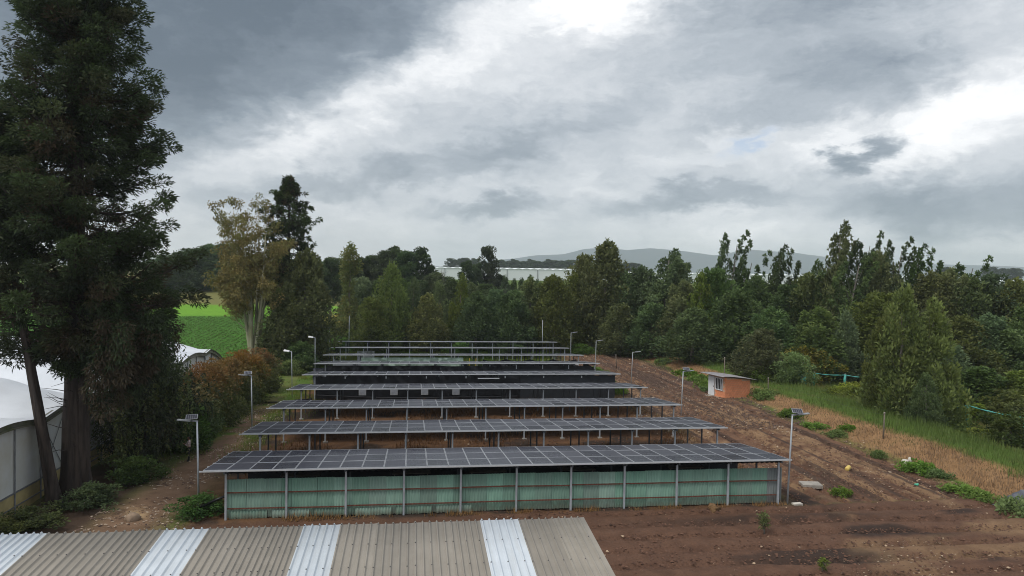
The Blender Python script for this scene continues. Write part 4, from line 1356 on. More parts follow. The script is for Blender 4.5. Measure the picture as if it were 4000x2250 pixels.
for i in range(3):                      # wind-swept trees: full below, sparse leaning leaders above
    r = np.random.default_rng(240 + i)
    C = env_clumps(r, 120, 7.2, .35, 2.7, ovoid, (.42, .8), 1.4, .3, (.0, .8), .2)
    for b in range(4 + i):
        x0, y0 = r.normal(0, .9), r.normal(0, .7)
        Hb = r.uniform(8.6, 10.2) if b else 10.4
        sw = r.uniform(.7, 1.5) + .7 * (b == 0)
        for k_ in range(15):
            t = k_ / 14
            z = 5.6 + (Hb - 5.6) * t
            spread = .62 * (1 - t) + .10
            s = .24 * (1 - .45 * t) * r.uniform(.5, 1.2)
            C = np.vstack([C, (x0 + sw * t ** 1.5 + r.normal(0, spread * .8), y0 + r.normal(0, spread * .8), z, s, s, s * 1.3, .2 + .5 * r.random(), 0)])
    m_tr = trunk_mesh(C, 10, .3, .18, 40 + i, bk, limbs=16, lean=(.9, 0), top=.95)
    proto('wind%d' % i, 10.4, 2.8, C, m_tr, crown('crown', np.c_[C, np.tile((.35, 0, .15), (len(C), 1))], 44, .32, .13, lw, 340 + i, .7, .35, .45))
for i in range(3):                      # eucalyptus-like: bare stem, rounded leaf masses
    r = np.random.default_rng(260 + i)
    C = []
    nb = 40
    for b in range(nb):
        t = .30 + .68 * r.random() ** .8
        a = r.random() * 6.28
        rd = (1.9 * math.sin(math.pi * min(1, (t - .12) / .95)) ** .7) * math.sqrt(r.random())
        s = r.uniform(.55, .95) * (1.1 - .4 * t)
        C.append((rd * math.cos(a), rd * math.sin(a), 10 * t - s * .4, s, s, s * .8, .05 + .5 * r.random() * t, .15 * r.random()))
    C = np.array(C)
    proto('euc%d' % i, 10, 2.3, C, trunk_mesh(C, 10, .3, .17, 60 + i, MATS['bark_grey'], limbs=14), crown('crown', C, 190, .34, .14, lw, 360 + i, .8, .1, .5, .2))
for i in range(3):
    r = np.random.default_rng(270 + i)
    C = env_clumps(r, 70, 2.0, .05, 1.25, dome, (.16, .42), 1.0, .6, (.1, .9), .3, inner=.2)
    proto('bush%d' % i, 2.0, 1.35, C, trunk_mesh(C, 2, .1, .06, 70 + i, bk, limbs=8, top=.6), crown('crown', C, 70, .17, .075, lw, 370 + i, .8, .3, .5))
for i in range(2):
    r = np.random.default_rng(280 + i)
    C = env_clumps(r, 150, 4.6, .05, 2.3, dome, (.34, .62), 1.1, .22, (.1, .8), 0, inner=.35,
                   accp=lambda t, r: float(np.clip((t - .50) * 2.0 + r.normal(0, .16), 0, .9)))
    proto('hedge%d' % i, 4.6, 2.5, C, trunk_mesh(C, 4.6, .1, .12, 80 + i, bk, limbs=10, top=.6), crown('crown', C, 90, .22, .085, MATS['leaf_hedge'], 380 + i, .8, .35, .5))
r = np.random.default_rng(295)
C = np.array([(r.normal(0, .12), r.normal(0, .12), r.uniform(.25, .95), .10, .10, .16, r.random(), .2 * r.random()) for _ in range(16)])
proto('sapling', 1.0, .4, C, trunk_mesh(C, 1.0, .1, .02, 95, bk, limbs=8, top=.8, wig=.02), crown('leaves', C, 16, .22, .05, MATS['leaf_weed'], 395, .6, .7, .5, .3))
for i in range(2):                      # leafy weeds
    r = np.random.default_rng(290 + i)
    C = env_clumps(r, 36, .55, .0, .9, dome, (.14, .26), .8, .35, (.1, .9), .2, inner=.15)
    C[:, 2] = np.maximum(C[:, 2], .08)
    proto('weed%d' % i, .55, .9, C, MB().tube([(0, 0, 0), (0, 0, .3)], [.02, .008], 5).mesh('stem', MATS['wood_post']), crown('leaves', C, 34, .17, .085, MATS['leaf_weed'], 390 + i, .8, .6, .5))


def plant(name, key, x, y, H, w, col, label, cat, group=None, rz=None, z=None, parts=('trunk', 'crown')):
    H0, R0, tr, cr = PROTO[key]
    t = empty(name, (x, y, ground_z(x, y) if z is None else z), (abs(x * 7.13 + y * 3.7) % 6.28) if rz is None else rz)
    t.scale = (w / R0, w / R0, H / H0)
    tag(t, label, cat, group)
    link(parts[0], tr, t)
    o = link(parts[1], cr, t)
    o.color = (*col, 1)
    return t


# ---- the big cypress on the left


def cypress(H, prof, nb, zmin, seed, dead=.25, cs=1.0):
    r = np.random.default_rng(seed)
    C = []
    branches = []
    for b in range(nb):
        z = zmin + (H - zmin) * (1 - (1 - r.random()) ** 1.15)
        R = prof(z)
        phi = r.random() * 6.283
        Lb = R * r.uniform(.55, 1.08)
        el_ = r.uniform(-.20, .30)
        dd = np.array((math.cos(phi) * math.cos(el_), math.sin(phi) * math.cos(el_), math.sin(el_)))
        isdead = r.random() < dead
        tb = r.random() * .55
        ns = max(3, int(Lb / .78))
        pts = []
        for k_ in range(ns + 1):
            s = k_ / ns
            p = np.array((0, 0, z)) + dd * Lb * s + np.array((0, 0, -.10 * Lb * math.sin(s * math.pi) + .10 * Lb * s ** 3))
            pts.append(p)
            if s > .22:
                for _ in range(1 if s < .6 else 2):
                    q_ = p + r.normal(0, .30, 3) * (1, 1, .6)
                    sc = cs * r.uniform(.42, .85) * (1.1 - .3 * s)
                    ac = (r.uniform(.35, .9) if isdead else 0) * (1 - .65 * (s > .85))
                    C.append((*q_, sc, sc, sc * .66, np.clip(tb + .55 * (s - .45) + r.normal(0, .08), 0, 1), ac, *(dd * .9 + np.array((0, 0, .12 if s > .8 else -.22)))))
        branches.append((pts, max(.025, .035 * Lb ** .8)))
    # leader
    for k_ in range(10):
        C.append((r.normal(0, .15), r.normal(0, .15), H - .35 * k_ - .3, .35, .35, .45, .5, 0, 0, 0, .7))
    return np.array(C), branches


def cyp_trunk(H, r0, branches, seed, matl, lean=(0, 0), fl=.12):
    r = np.random.default_rng(seed)
    m = MB()
    n, ks = 30, 44
    V, F = [], []
    ph = r.random(4) * 6.28
    for k_ in range(ks):
        t = (k_ / (ks - 1)) ** 1.3
        z = H * .96 * t - (.2 if k_ == 0 else 0)
        rr_ = r0 * (1 - t) ** .8 * (1 + .5 * math.exp(-z * 1.4)) + .02
        for j in range(n):
            a = 2 * math.pi * j / n
            w = 1 + fl * (math.sin(3 * a + ph[0] + z * .15) + .7 * math.sin(5 * a + ph[1] - z * .1) + .55 * math.sin(9 * a + ph[2] + z * .4) + .5 * (float(vnoise(np.array(a * 5.0), np.array(z * .7))) - .5))
            V.append((lean[0] * t + rr_ * w * math.cos(a), lean[1] * t + rr_ * w * math.sin(a), z))
    for k_ in range(ks - 1):
        for j in range(n):
            F.append((k_ * n + j, k_ * n + (j + 1) % n, (k_ + 1) * n + (j + 1) % n, (k_ + 1) * n + j))
    m.add(V, F)
    for pts, rb_ in branches:
        m.tube(pts, [rb_ * (1 - .85 * i / (len(pts) - 1)) for i in range(len(pts))], 5, cap=False)
    return m.mesh('trunk', matl, True)


big = lambda z: float(np.interp(z, [6.5, 8, 9.5, 11, 13, 15, 18, 22, 26, 29, 32, 34], [.6, 1.4, 3.8, 6.7, 5.9, 5.2, 4.8, 4.1, 3.1, 2.0, .9, .1]))
C, br = cypress(34, big, 350, 7.6, 500, .26)
rh = np.random.default_rng(88)
hang = []
for _ in range(44):                    # drooping sprays below the main crown, heaviest on the lane side
    a = rh.uniform(-.9, .6)
    rd = rh.uniform(2.0, 5.2)
    z0_ = rh.uniform(8.0, 10.5)
    tb, dd_ = rh.random() * .5, rh.random() < .35
    for k_ in range(int(rh.uniform(2, 7))):
        sc = rh.uniform(.28, .6)
        hang.append((rd * math.cos(a) + rh.normal(0, .2), rd * math.sin(a) + rh.normal(0, .2), z0_ - .55 * k_, sc, sc, sc * .9, tb + rh.normal(0, .1), .6 * dd_, .15 * math.cos(a), .15 * math.sin(a), -.7))
C = np.vstack([C, np.array(hang)])
t = empty('cypress_tree', (-18.75, 43.6, 0))
tag(t, 'towering dark cypress filling the left side of the picture', 'tree')
rt = np.random.default_rng(77)
for _ in range(26):                    # dead twigs on the bare lower stem
    z, a = rt.uniform(1.6, 6.5), rt.random() * 6.28
    br.append(([(0, 0, z), (.9 * math.cos(a), .9 * math.sin(a), z + .25), (rt.uniform(1.3, 2.2) * math.cos(a), rt.uniform(1.3, 2.2) * math.sin(a), z + rt.uniform(.1, .8))], .035))
link('trunk', cyp_trunk(34, .60, br, 5, MATS['bark'], fl=.17), t)
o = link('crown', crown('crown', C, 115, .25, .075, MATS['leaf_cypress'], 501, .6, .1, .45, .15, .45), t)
link('second_stem', MB().tube([(.5, -.2, -.1), (.55, -.3, 3), (.4, -.2, 7), (.2, 0, 11)], [.34, .28, .22, .12], 9).mesh('second_stem', MATS['bark'], True), t)

thin = lambda z: float(np.interp(z, [6, 7.5, 9.5, 12, 15, 18.5, 21], [.5, 1.0, 2.4, 3.2, 2.8, 1.6, .1]))
C2, br2 = cypress(21, thin, 85, 8.3, 510, .2)
C2[:, 0] += -3.4 * np.clip(C2[:, 2] / 21, 0, 1)
br2 = [([np.array(p) + np.array((-3.4 * min(1, p[2] / 21), 0, 0)) for p in pts], w) for pts, w in br2]
t = empty('cypress_tree', (-19.2, 42.3, 0))
tag(t, 'thinner cypress with a leaning bare stem in front of the white greenhouse', 'tree')
link('trunk', cyp_trunk(21, .30, br2, 6, MATS['bark'], (-3.4, 0)), t)
link('crown', crown('crown', C2, 110, .25, .075, MATS['leaf_cypress'], 511, .6, .1, .45, .15, .45), t)

# ---- vine-hung tree at the cypress's foot
r = np.random.default_rng(530)
C = env_clumps(r, 150, 10.8, .6, 2.35, lambda t: min(1, (t / .1 + .3) ** .6) * (.78 + .34 * math.sin(t * 8.0 - 1.2)) * (1.02 - t ** 4), (.45, .95), 1.3, .55, (.0, .5), .3)
t = empty('vine_hung_tree', (-17.55, 50.3, 0))
tag(t, 'dark tree curtained with hanging vines behind the lamp post', 'tree')
link('trunk', trunk_mesh(C, 11, .3, .32, 90, MATS['bark'], limbs=14), t)
link('crown', crown('crown', C, 80, .32, .12, MATS['leaf_cypress'], 531, .7, 0, .5, .3), t)
P_, D_, Ti = [], [], []
for s_ in range(330):
    a = r.uniform(math.pi * .95, math.pi * 2.05) if s_ < 260 else r.random() * 6.28
    rd = (2.2 + .5 * math.sin(a * 4 + 1)) * r.uniform(.7, 1.15)
    x, y = rd * math.cos(a), rd * math.sin(a)
    zt = r.uniform(3.0, 8.6)
    ln = min(r.uniform(1.5, 4.2), zt - .3)
    n = int(ln / .11)
    zz = zt - np.arange(n) * .11
    px = x + np.cumsum(r.normal(0, .018, n)) + .12 * np.sin(np.arange(n) * .2 + s_)
    py = y + np.cumsum(r.normal(0, .018, n))
    P_.append(np.c_[px, py, zz])
    D_.append(np.c_[r.normal(0, .8, n), r.normal(-.3, .8, n), r.normal(-.55, .3, n)])
    Ti.append(np.full(n, r.uniform(.25, .95)))
P_, D_, Ti = np.concatenate(P_), np.concatenate(D_), np.concatenate(Ti)
V, F = leaf_geo(P_, D_, r.uniform(.12, .24, len(P_)), r.uniform(.08, .15, len(P_)), r)
link('vines', mesh_np('vines', V, F, MATS['leaf_wood'], False, {'tint': np.repeat(Ti, 4), 'acc': np.repeat(np.where(Ti > .8, .5, 0.0), 4)}), t).color = (.95, .92, .78, 1)

# ---- yellowing many-stemmed tree
r = np.random.default_rng(540)
t = empty('yellowing_tree', (-20.9, 100.0, ground_z(-20.9, 100)))
tag(t, 'tall yellowing tree with a fan of pale bare stems beyond the orange hedge', 'tree')
tips = []
for s_ in range(8):
    a = s_ * .785 + r.normal(0, .15)
    sp = r.uniform(1.2, 3.4)
    Hs = r.uniform(16.5, 22.5) if s_ != 2 else 23.0
    pts = [(.35 * math.cos(a), .35 * math.sin(a), -.1), (.55 * math.cos(a), .55 * math.sin(a), 2.2), (sp * .5 * math.cos(a), sp * .5 * math.sin(a), Hs * .35),
           (sp * .8 * math.cos(a), sp * .8 * math.sin(a), Hs * .6), (sp * math.cos(a) + r.normal(0, .3), sp * math.sin(a) + r.normal(0, .3), Hs)]
    m = MB().tube(pts, [.34, .27, .19, .11, .02], 8)
    for b in range(17):
        t_ = r.uniform(.36, .97)
        k_ = t_ * 4
        i0 = min(3, int(k_))
        p0 = np.array(pts[i0]) + (np.array(pts[i0 + 1]) - np.array(pts[i0])) * (k_ - i0)
        aa = a + r.normal(0, 1.0)
        lb = r.uniform(1.6, 4.0) * (1.15 - .6 * t_)
        p1 = p0 + np.array((math.cos(aa) * lb * .7, math.sin(aa) * lb * .7, lb * .55))
        p2 = p1 + np.array((math.cos(aa) * lb * .45, math.sin(aa) * lb * .45, lb * .5)) + r.normal(0, .2, 3)
        m.tube([p0, p1, p2], [.05 * (1.2 - t_), .03, .008], 4, cap=False)
        for f in (.35, .6, .85, 1.0, 1.15):
            tips.append(p0 + (p2 - p0) * f + r.normal(0, .35, 3))
            tips.append(p1 + (p2 - p1) * f + r.normal(0, .5, 3))
    link('stem', m.mesh('stem', MATS['bark_pale'], True), t)
tips = np.array(tips)
tips = tips[tips[:, 2] > 8.0 + 1.5 * np.sin(tips[:, 0])]
C = np.c_[tips, np.full((len(tips), 2), .48), np.full(len(tips), .42), r.random(len(tips)), np.where(r.random(len(tips)) < .35, .7, .1)]
link('crown', crown('crown', C, 32, .28, .15, MATS['leaf_yellow'], 541, .7, 0, .6, .25), t)

# ---- dark cypress to its right
dk = lambda z: float(np.interp(z, [3, 6, 9, 13, 15, 17, 18.5, 20, 21.5, 23, 24, 25.5], [1.5, 3.5, 4.0, 3.6, 2.6, 3.9, 2.4, 4.0, 2.3, 1.9, .9, .05]))
C, br = cypress(25.5, dk, 210, 3.5, 555, .15, .5)
t = empty('cypress_tree', (-17.2, 104.0, ground_z(-17.2, 104)))
tag(t, 'dark ragged cypress standing right behind the yellowing tree', 'tree')
link('trunk', cyp_trunk(25.5, .42, br, 8, MATS['bark']), t)
link('crown', crown('crown', C, 34, .42, .12, MATS['leaf_cypress'], 551, .6, .1, .45, .15, .4), t)

TREES = [
    ('woodland_tree', 'column', -10.5, 122, 17.3, 3.4, (1.08, 1.0, 0.82), 'tall olive columnar tree with a bushy tip, leftmost of the woods behind the sheds', 'tree', 'woods behind the solar sheds'),
    ('woodland_tree', 'billow0', -6.4, 116, 8.5, 3.2, (1.02, 0.9, 0.76), 'dark brownish leafy tree, second from the left in the front row behind the sheds', 'tree', 'woods behind the solar sheds'),
    ('woodland_tree', 'cone0', -3.5, 118, 14.5, 4.2, (1.12, 1.15, 0.75), 'tall light yellow-green conical tree, third from the left in the front row behind the sheds', 'tree', 'woods behind the solar sheds'),
    ('woodland_tree', 'cone1', 0.1, 121, 11.7, 2.6, (0.9, 1, 0.95), 'slim green conical tree, fourth from the left in the front row behind the sheds', 'tree', 'woods behind the solar sheds'),
    ('woodland_tree', 'billow1', 2.3, 117, 9.1, 3.2, (1.02, 0.9, 0.76), 'dark bushy tree, fifth from the left in the front row behind the sheds', 'tree', 'woods behind the solar sheds'),
    ('woodland_tree', 'cone0', 4.6, 124, 11.4, 2.8, (0.9, 1, 0.95), 'slim dark green tree, sixth from the left in the front row behind the sheds', 'tree', 'woods behind the solar sheds'),
    ('woodland_tree', 'cone1', 8.0, 121, 12.5, 2.6, (1.08, 1.0, 0.82), 'narrow light olive tree, seventh from the left in the front row behind the sheds', 'tree', 'woods behind the solar sheds'),
    ('woodland_tree', 'billow2', 10.3, 117, 9.5, 3.4, (0.9, 1, 0.95), 'rounded green tree, eighth from the left in the front row behind the sheds', 'tree', 'woods behind the solar sheds'),
    ('woodland_tree', 'billow3', 13.6, 119, 10.1, 3.2, (0.85, 1.0, 1.04), 'bluish green tree, ninth from the left in the front row behind the sheds', 'tree', 'woods behind the solar sheds'),
    ('woodland_tree', 'billow0', 16.3, 117, 9.8, 3.6, (0.66, 0.79, 0.82), 'broad dark blue-green tree, tenth from the left in the front row behind the sheds', 'tree', 'woods behind the solar sheds'),
    ('woodland_tree', 'billow1', 19.7, 121, 11.7, 4.0, (1.08, 1.0, 0.82), 'yellowish olive bushy tree, eleventh from the left in the front row behind the sheds', 'tree', 'woods behind the solar sheds'),
    ('woodland_tree', 'billow2', 23.1, 117, 12.3, 4.0, (1.02, 0.9, 0.76), 'brownish olive bushy tree, twelfth from the left in the front row behind the sheds', 'tree', 'woods behind the solar sheds'),
    ('woodland_tree', 'cone0', 27.2, 122, 13.2, 3.6, (1.02, 0.9, 0.76), 'brownish conical tree, thirteenth from the left in the front row behind the sheds', 'tree', 'woods behind the solar sheds'),
    ('woodland_tree', 'billow3', 30.2, 126, 16.2, 4.2, (1.02, 0.9, 0.76), 'tall brownish tree, fourteenth from the left in the front row behind the sheds', 'tree', 'woods behind the solar sheds'),
    ('woodland_tree', 'billow1', 32.8, 121, 18.1, 5.4, (1.02, 0.9, 0.76), 'large dark olive tree with a pointed tip above the far end of the ploughed field', 'tree', 'woods behind the solar sheds'),
    ('woodland_tree', 'euc0', -18.5, 168, 14.4, 3.2399999999999998, (0.66, 0.76, 0.78), 'dark round-crowned tree, first from the left in the back row of the woods', 'tree', 'dark back row of the woods'),
    ('woodland_tree', 'euc1', -16.9, 175, 13.6, 3.2399999999999998, (0.66, 0.76, 0.78), 'dark round-crowned tree, second from the left in the back row of the woods', 'tree', 'dark back row of the woods'),
    ('woodland_tree', 'euc2', -12.6, 172, 14.1, 3.5999999999999996, (0.66, 0.76, 0.78), 'dark round-crowned tree, third from the left in the back row of the woods', 'tree', 'dark back row of the woods'),
    ('woodland_tree', 'euc0', -9.8, 175, 14.8, 3.5999999999999996, (0.66, 0.76, 0.78), 'dark round-crowned tree, fourth from the left in the back row of the woods', 'tree', 'dark back row of the woods'),
    ('woodland_tree', 'euc1', -7.2, 172, 15.7, 3.5999999999999996, (0.66, 0.76, 0.78), 'dark round-crowned tree, fifth from the left in the back row of the woods', 'tree', 'dark back row of the woods'),
    ('woodland_tree', 'euc2', -4.7, 176, 16.8, 3.96, (0.66, 0.76, 0.78), 'dark round-crowned tree, sixth from the left in the back row of the woods', 'tree', 'dark back row of the woods'),
    ('woodland_tree', 'euc0', -1.9, 172, 16.2, 3.96, (0.66, 0.76, 0.78), 'dark round-crowned tree, seventh from the left in the back row of the woods', 'tree', 'dark back row of the woods'),
    ('woodland_tree', 'euc1', 1.3, 176, 16.7, 3.96, (0.66, 0.76, 0.78), 'dark round-crowned tree, eighth from the left in the back row of the woods', 'tree', 'dark back row of the woods'),
    ('woodland_tree', 'euc2', 3.9, 178, 12.3, 3.2399999999999998, (0.66, 0.76, 0.78), 'dark round-crowned tree, ninth from the left in the back row of the woods', 'tree', 'dark back row of the woods'),
    ('woodland_tree', 'euc0', 8.7, 180, 9.7, 2.448, (0.66, 0.76, 0.78), 'dark round-crowned tree, tenth from the left in the back row of the woods', 'tree', 'dark back row of the woods'),
    ('woodland_tree', 'euc1', 13.4, 182, 13.5, 2.592, (0.66, 0.76, 0.78), 'dark round-crowned tree, eleventh from the left in the back row of the woods', 'tree', 'dark back row of the woods'),
    ('woodland_tree', 'euc2', 16.3, 186, 12.8, 2.448, (0.66, 0.76, 0.78), 'dark round-crowned tree, twelfth from the left in the back row of the woods', 'tree', 'dark back row of the woods'),
    ('woodland_tree', 'euc0', 19.4, 188, 17.5, 3.168, (0.66, 0.76, 0.78), 'tall dark round-crowned tree, tallest before the far pale greenhouse', 'tree', 'dark back row of the woods'),
    ('woodland_tree', 'euc1', 22.8, 190, 9.8, 2.592, (0.66, 0.76, 0.78), 'dark round-crowned tree, fourteenth from the left in the back row of the woods', 'tree', 'dark back row of the woods'),
    ('woodland_tree', 'billow0', -10.2, 150, 10.5, 4.4, (0.9, 1, 0.95), 'half-hidden leafy tree, first from the left between front and back rows of the woods', 'tree', 'half-hidden trees inside the woods'),
    ('woodland_tree', 'billow1', -6.8, 150, 10.1, 4.4, (0.66, 0.76, 0.78), 'half-hidden leafy tree, second from the left between front and back rows of the woods', 'tree', 'half-hidden trees inside the woods'),
    ('woodland_tree', 'billow2', -2.7, 150, 10.6, 4.4, (0.9, 1, 0.95), 'half-hidden leafy tree, third from the left between front and back rows of the woods', 'tree', 'half-hidden trees inside the woods'),
    ('woodland_tree', 'billow3', 1.7, 150, 10.3, 4.4, (0.66, 0.76, 0.78), 'half-hidden leafy tree, fourth from the left between front and back rows of the woods', 'tree', 'half-hidden trees inside the woods'),
    ('woodland_tree', 'billow0', 4.5, 150, 11.6, 4.4, (0.9, 1, 0.95), 'half-hidden leafy tree, fifth from the left between front and back rows of the woods', 'tree', 'half-hidden trees inside the woods'),
    ('woodland_tree', 'billow1', 8.5, 155, 10.1, 4.4, (0.66, 0.76, 0.78), 'half-hidden leafy tree, sixth from the left between front and back rows of the woods', 'tree', 'half-hidden trees inside the woods'),
    ('woodland_tree', 'billow2', 12.0, 150, 9.6, 4.4, (0.9, 1, 0.95), 'half-hidden leafy tree, seventh from the left between front and back rows of the woods', 'tree', 'half-hidden trees inside the woods'),
    ('woodland_tree', 'billow3', 15.3, 150, 9.7, 4.4, (0.66, 0.76, 0.78), 'half-hidden leafy tree, eighth from the left between front and back rows of the woods', 'tree', 'half-hidden trees inside the woods'),
    ('woodland_tree', 'cone0', 21.1, 165, 11.0, 2.4, (0.66, 0.76, 0.78), 'slim dark conical tree, first from the left in the row below the far greenhouse', 'tree', 'slim conical trees below the far greenhouse'),
    ('woodland_tree', 'cone1', 23.4, 168, 9.9, 2.4, (0.66, 0.76, 0.78), 'slim dark conical tree, second from the left in the row below the far greenhouse', 'tree', 'slim conical trees below the far greenhouse'),
    ('woodland_tree', 'cone0', 25.7, 171, 10.2, 2.4, (0.66, 0.76, 0.78), 'slim dark conical tree, third from the left in the row below the far greenhouse', 'tree', 'slim conical trees below the far greenhouse'),
    ('woodland_tree', 'cone1', 26.8, 165, 11.0, 2.4, (0.66, 0.76, 0.78), 'slim dark conical tree, fourth from the left in the row below the far greenhouse', 'tree', 'slim conical trees below the far greenhouse'),
    ('woodland_tree', 'cone0', 29.2, 168, 10.0, 2.4, (0.66, 0.76, 0.78), 'slim dark conical tree, fifth from the left in the row below the far greenhouse', 'tree', 'slim conical trees below the far greenhouse'),
    ('woodland_tree', 'cone1', 31.9, 171, 10.3, 2.4, (0.66, 0.76, 0.78), 'slim dark conical tree, sixth from the left in the row below the far greenhouse', 'tree', 'slim conical trees below the far greenhouse'),
    ('woodland_tree', 'cone0', 32.8, 165, 11.1, 2.4, (0.66, 0.76, 0.78), 'slim dark conical tree, seventh from the left in the row below the far greenhouse', 'tree', 'slim conical trees below the far greenhouse'),
    ('woodland_tree', 'cone1', 35.1, 168, 10.1, 2.4, (0.66, 0.76, 0.78), 'slim dark conical tree, eighth from the left in the row below the far greenhouse', 'tree', 'slim conical trees below the far greenhouse'),
    ('woodland_tree', 'billow2', 35.6, 119, 13.0, 4.4, (0.9, 1, 0.95), 'mid-green bushy tree right of the large olive tree', 'tree', 'woods on the right'),
    ('woodland_tree', 'billow0', 38.4, 118, 14.0, 4.6, (0.85, 1.0, 1.04), 'blue-green bushy tree second right of the large olive tree', 'tree', 'woods on the right'),
    ('woodland_tree', 'wind2', 39.5, 112, 16.7, 5.2, (0.85, 1.0, 1.04), 'tall blue-green tree with ragged leaders above the far lamp posts', 'tree', 'woods on the right'),
    ('woodland_tree', 'billow1', 42.9, 114, 15.4, 4.6, (0.9, 1, 0.95), 'bushy tree right of the tall ragged blue-green one', 'tree', 'woods on the right'),
    ('woodland_tree', 'billow3', 32.8, 112, 8.3, 3.4, (1.08, 1.0, 0.82), 'low olive tree at the head of the ploughed field', 'tree', 'woods on the right'),
    ('woodland_tree', 'billow0', 36.7, 108, 8.3, 4.0, (0.85, 1.0, 1.04), 'low blue-green tree above the field edge, left of the lamp post', 'tree', 'woods on the right'),
    ('woodland_tree', 'billow1', 41.1, 106, 11.2, 4.2, (1.08, 1.0, 0.82), 'olive-green tree standing before taller blue-green ones', 'tree', 'woods on the right'),
    ('woodland_tree', 'cone0', 42.5, 103, 13.1, 2.8, (1.12, 1.15, 0.75), 'narrow yellow-green tree behind the brick hut to the left', 'tree', 'woods on the right'),
    ('woodland_tree', 'billow2', 39.1, 97, 7.5, 4.0, (0.9, 1, 0.95), 'dense green tree at the bank, left behind the hut', 'tree', 'woods on the right'),
    ('woodland_tree', 'billow3', 45.5, 104, 14.6, 4.4, (0.85, 1.0, 1.04), 'blue-green tree left of the tall feathery spire', 'tree', 'woods on the right'),
    ('woodland_tree', 'wind0', 49.1, 108, 20.2, 3.8, (0.85, 1.0, 1.04), 'tall tree with a feathery upright spire behind the brick hut', 'tree', 'woods on the right'),
    ('woodland_tree', 'wind1', 51.1, 107, 17.1, 3.4, (0.66, 0.76, 0.78), 'thin feathery tree just right of the tall feathery spire', 'tree', 'woods on the right'),
    ('woodland_tree', 'billow0', 45.3, 97, 11.3, 4.6, (0.66, 0.79, 0.82), 'dark dense tree straight behind the brick hut', 'tree', 'woods on the right'),
    ('woodland_tree', 'billow1', 51.4, 103, 13.4, 4.2, (0.9, 1, 0.95), 'green tree between two feathery spires', 'tree', 'woods on the right'),
    ('woodland_tree', 'wind2', 54.4, 104, 18.1, 3.4, (0.66, 0.76, 0.78), 'tree with a wind-bent feathery top, second spire right of the hut', 'tree', 'woods on the right'),
    ('woodland_tree', 'billow2', 48.4, 93, 9.3, 4.2, (0.85, 1.0, 1.04), 'blue-green tree over the small round tree by the hut', 'tree', 'woods on the right'),
    ('woodland_tree', 'billow3', 55.2, 100, 12.5, 4.4, (0.66, 0.79, 0.82), 'dark tree right of the wind-bent spire', 'tree', 'woods on the right'),
    ('woodland_tree', 'billow0', 57.2, 99, 13.7, 4.4, (1.08, 1.0, 0.82), 'olive tree left of the tallest wind-bent tree', 'tree', 'woods on the right'),
    ('woodland_tree', 'wind1', 58.4, 98, 16.7, 3.6, (0.9, 1, 0.95), 'ragged tree touching the tallest wind-bent tree on its left', 'tree', 'woods on the right'),
    ('woodland_tree', 'wind2', 60.0, 97, 21.0, 3.8, (1.08, 1.0, 0.82), 'tallest wind-bent tree of the right-hand woods, leaning right', 'tree', 'woods on the right'),
    ('woodland_tree', 'billow1', 53.8, 90, 9.5, 4.4, (0.9, 1, 0.95), 'dense green tree below the tallest wind-bent tree', 'tree', 'woods on the right'),
    ('woodland_tree', 'wind0', 61.0, 95, 16.4, 4.2, (0.9, 1, 0.95), 'ragged green tree just right of the tallest wind-bent tree', 'tree', 'woods on the right'),
    ('woodland_tree', 'wind1', 64.0, 96, 19.4, 3.2, (0.66, 0.76, 0.78), 'slim dark feathery tree with a knobbed top', 'tree', 'woods on the right'),
    ('woodland_tree', 'billow2', 66.5, 96, 16.5, 3.8, (1.08, 1.0, 0.82), 'olive tree between two slim feathery ones', 'tree', 'woods on the right'),
    ('woodland_tree', 'wind0', 67.9, 95, 18.6, 3.2, (0.66, 0.76, 0.78), 'slim dark feathery tree above the twin light-green trees', 'tree', 'woods on the right'),
    ('woodland_tree', 'wind2', 71.3, 96, 17.7, 3.4, (0.66, 0.76, 0.78), 'sparse feathery tree, last of the tall spires to the right', 'tree', 'woods on the right'),
    ('woodland_tree', 'billow3', 62.0, 90, 11.2, 4.4, (1.08, 1.0, 0.82), 'broad olive tree left of the twin light-green trees', 'tree', 'woods on the right'),
    ('woodland_tree', 'cone1', 56.5, 88, 9.3, 2.7, (0.85, 1.0, 1.04), 'slim blue-green conical tree left of the twin light-green trees', 'tree', 'woods on the right'),
    ('woodland_tree', 'billow0', 72.5, 93, 13.7, 4.6, (1.02, 0.9, 0.76), 'brownish tree behind the twin light-green trees', 'tree', 'woods on the right'),
    ('woodland_tree', 'billow1', 74.3, 92, 14.1, 4.4, (1.08, 1.0, 0.82), 'olive tree right behind the twin light-green trees', 'tree', 'woods on the right'),
    ('woodland_tree', 'wind1', 80.0, 96, 16.2, 3.6, (0.9, 1, 0.95), 'sparse feathery tree rising near the right picture edge', 'tree', 'woods on the right'),
    ('woodland_tree', 'billow2', 76.4, 90, 13.0, 4.6, (0.9, 1, 0.95), 'green tree under the sparse feathery one near the right edge', 'tree', 'woods on the right'),
    ('woodland_tree', 'billow3', 79.9, 90, 13.9, 4.4, (0.66, 0.76, 0.78), 'dark tree near the right picture edge against the far plain', 'tree', 'woods on the right'),
    ('woodland_tree', 'billow0', 81.3, 88, 13.0, 4.4, (1.02, 0.9, 0.76), 'brownish tree cut by the right picture edge below the horizon', 'tree', 'woods on the right'),
    ('woodland_tree', 'billow1', 63.4, 76, 8.7, 4.2, (1.08, 1.0, 0.82), 'olive tree beside the twin light-green trees on the right', 'tree', 'woods on the right'),
    ('woodland_tree', 'billow2', 66.6, 76, 8.9, 4.0, (0.85, 1.0, 1.04), 'blue-green tree between the right edge and the olive one', 'tree', 'woods on the right'),
    ('woodland_tree', 'billow3', 68.0, 74, 7.5, 4.0, (0.9, 1, 0.95), 'green tree low at the right picture edge', 'tree', 'woods on the right'),
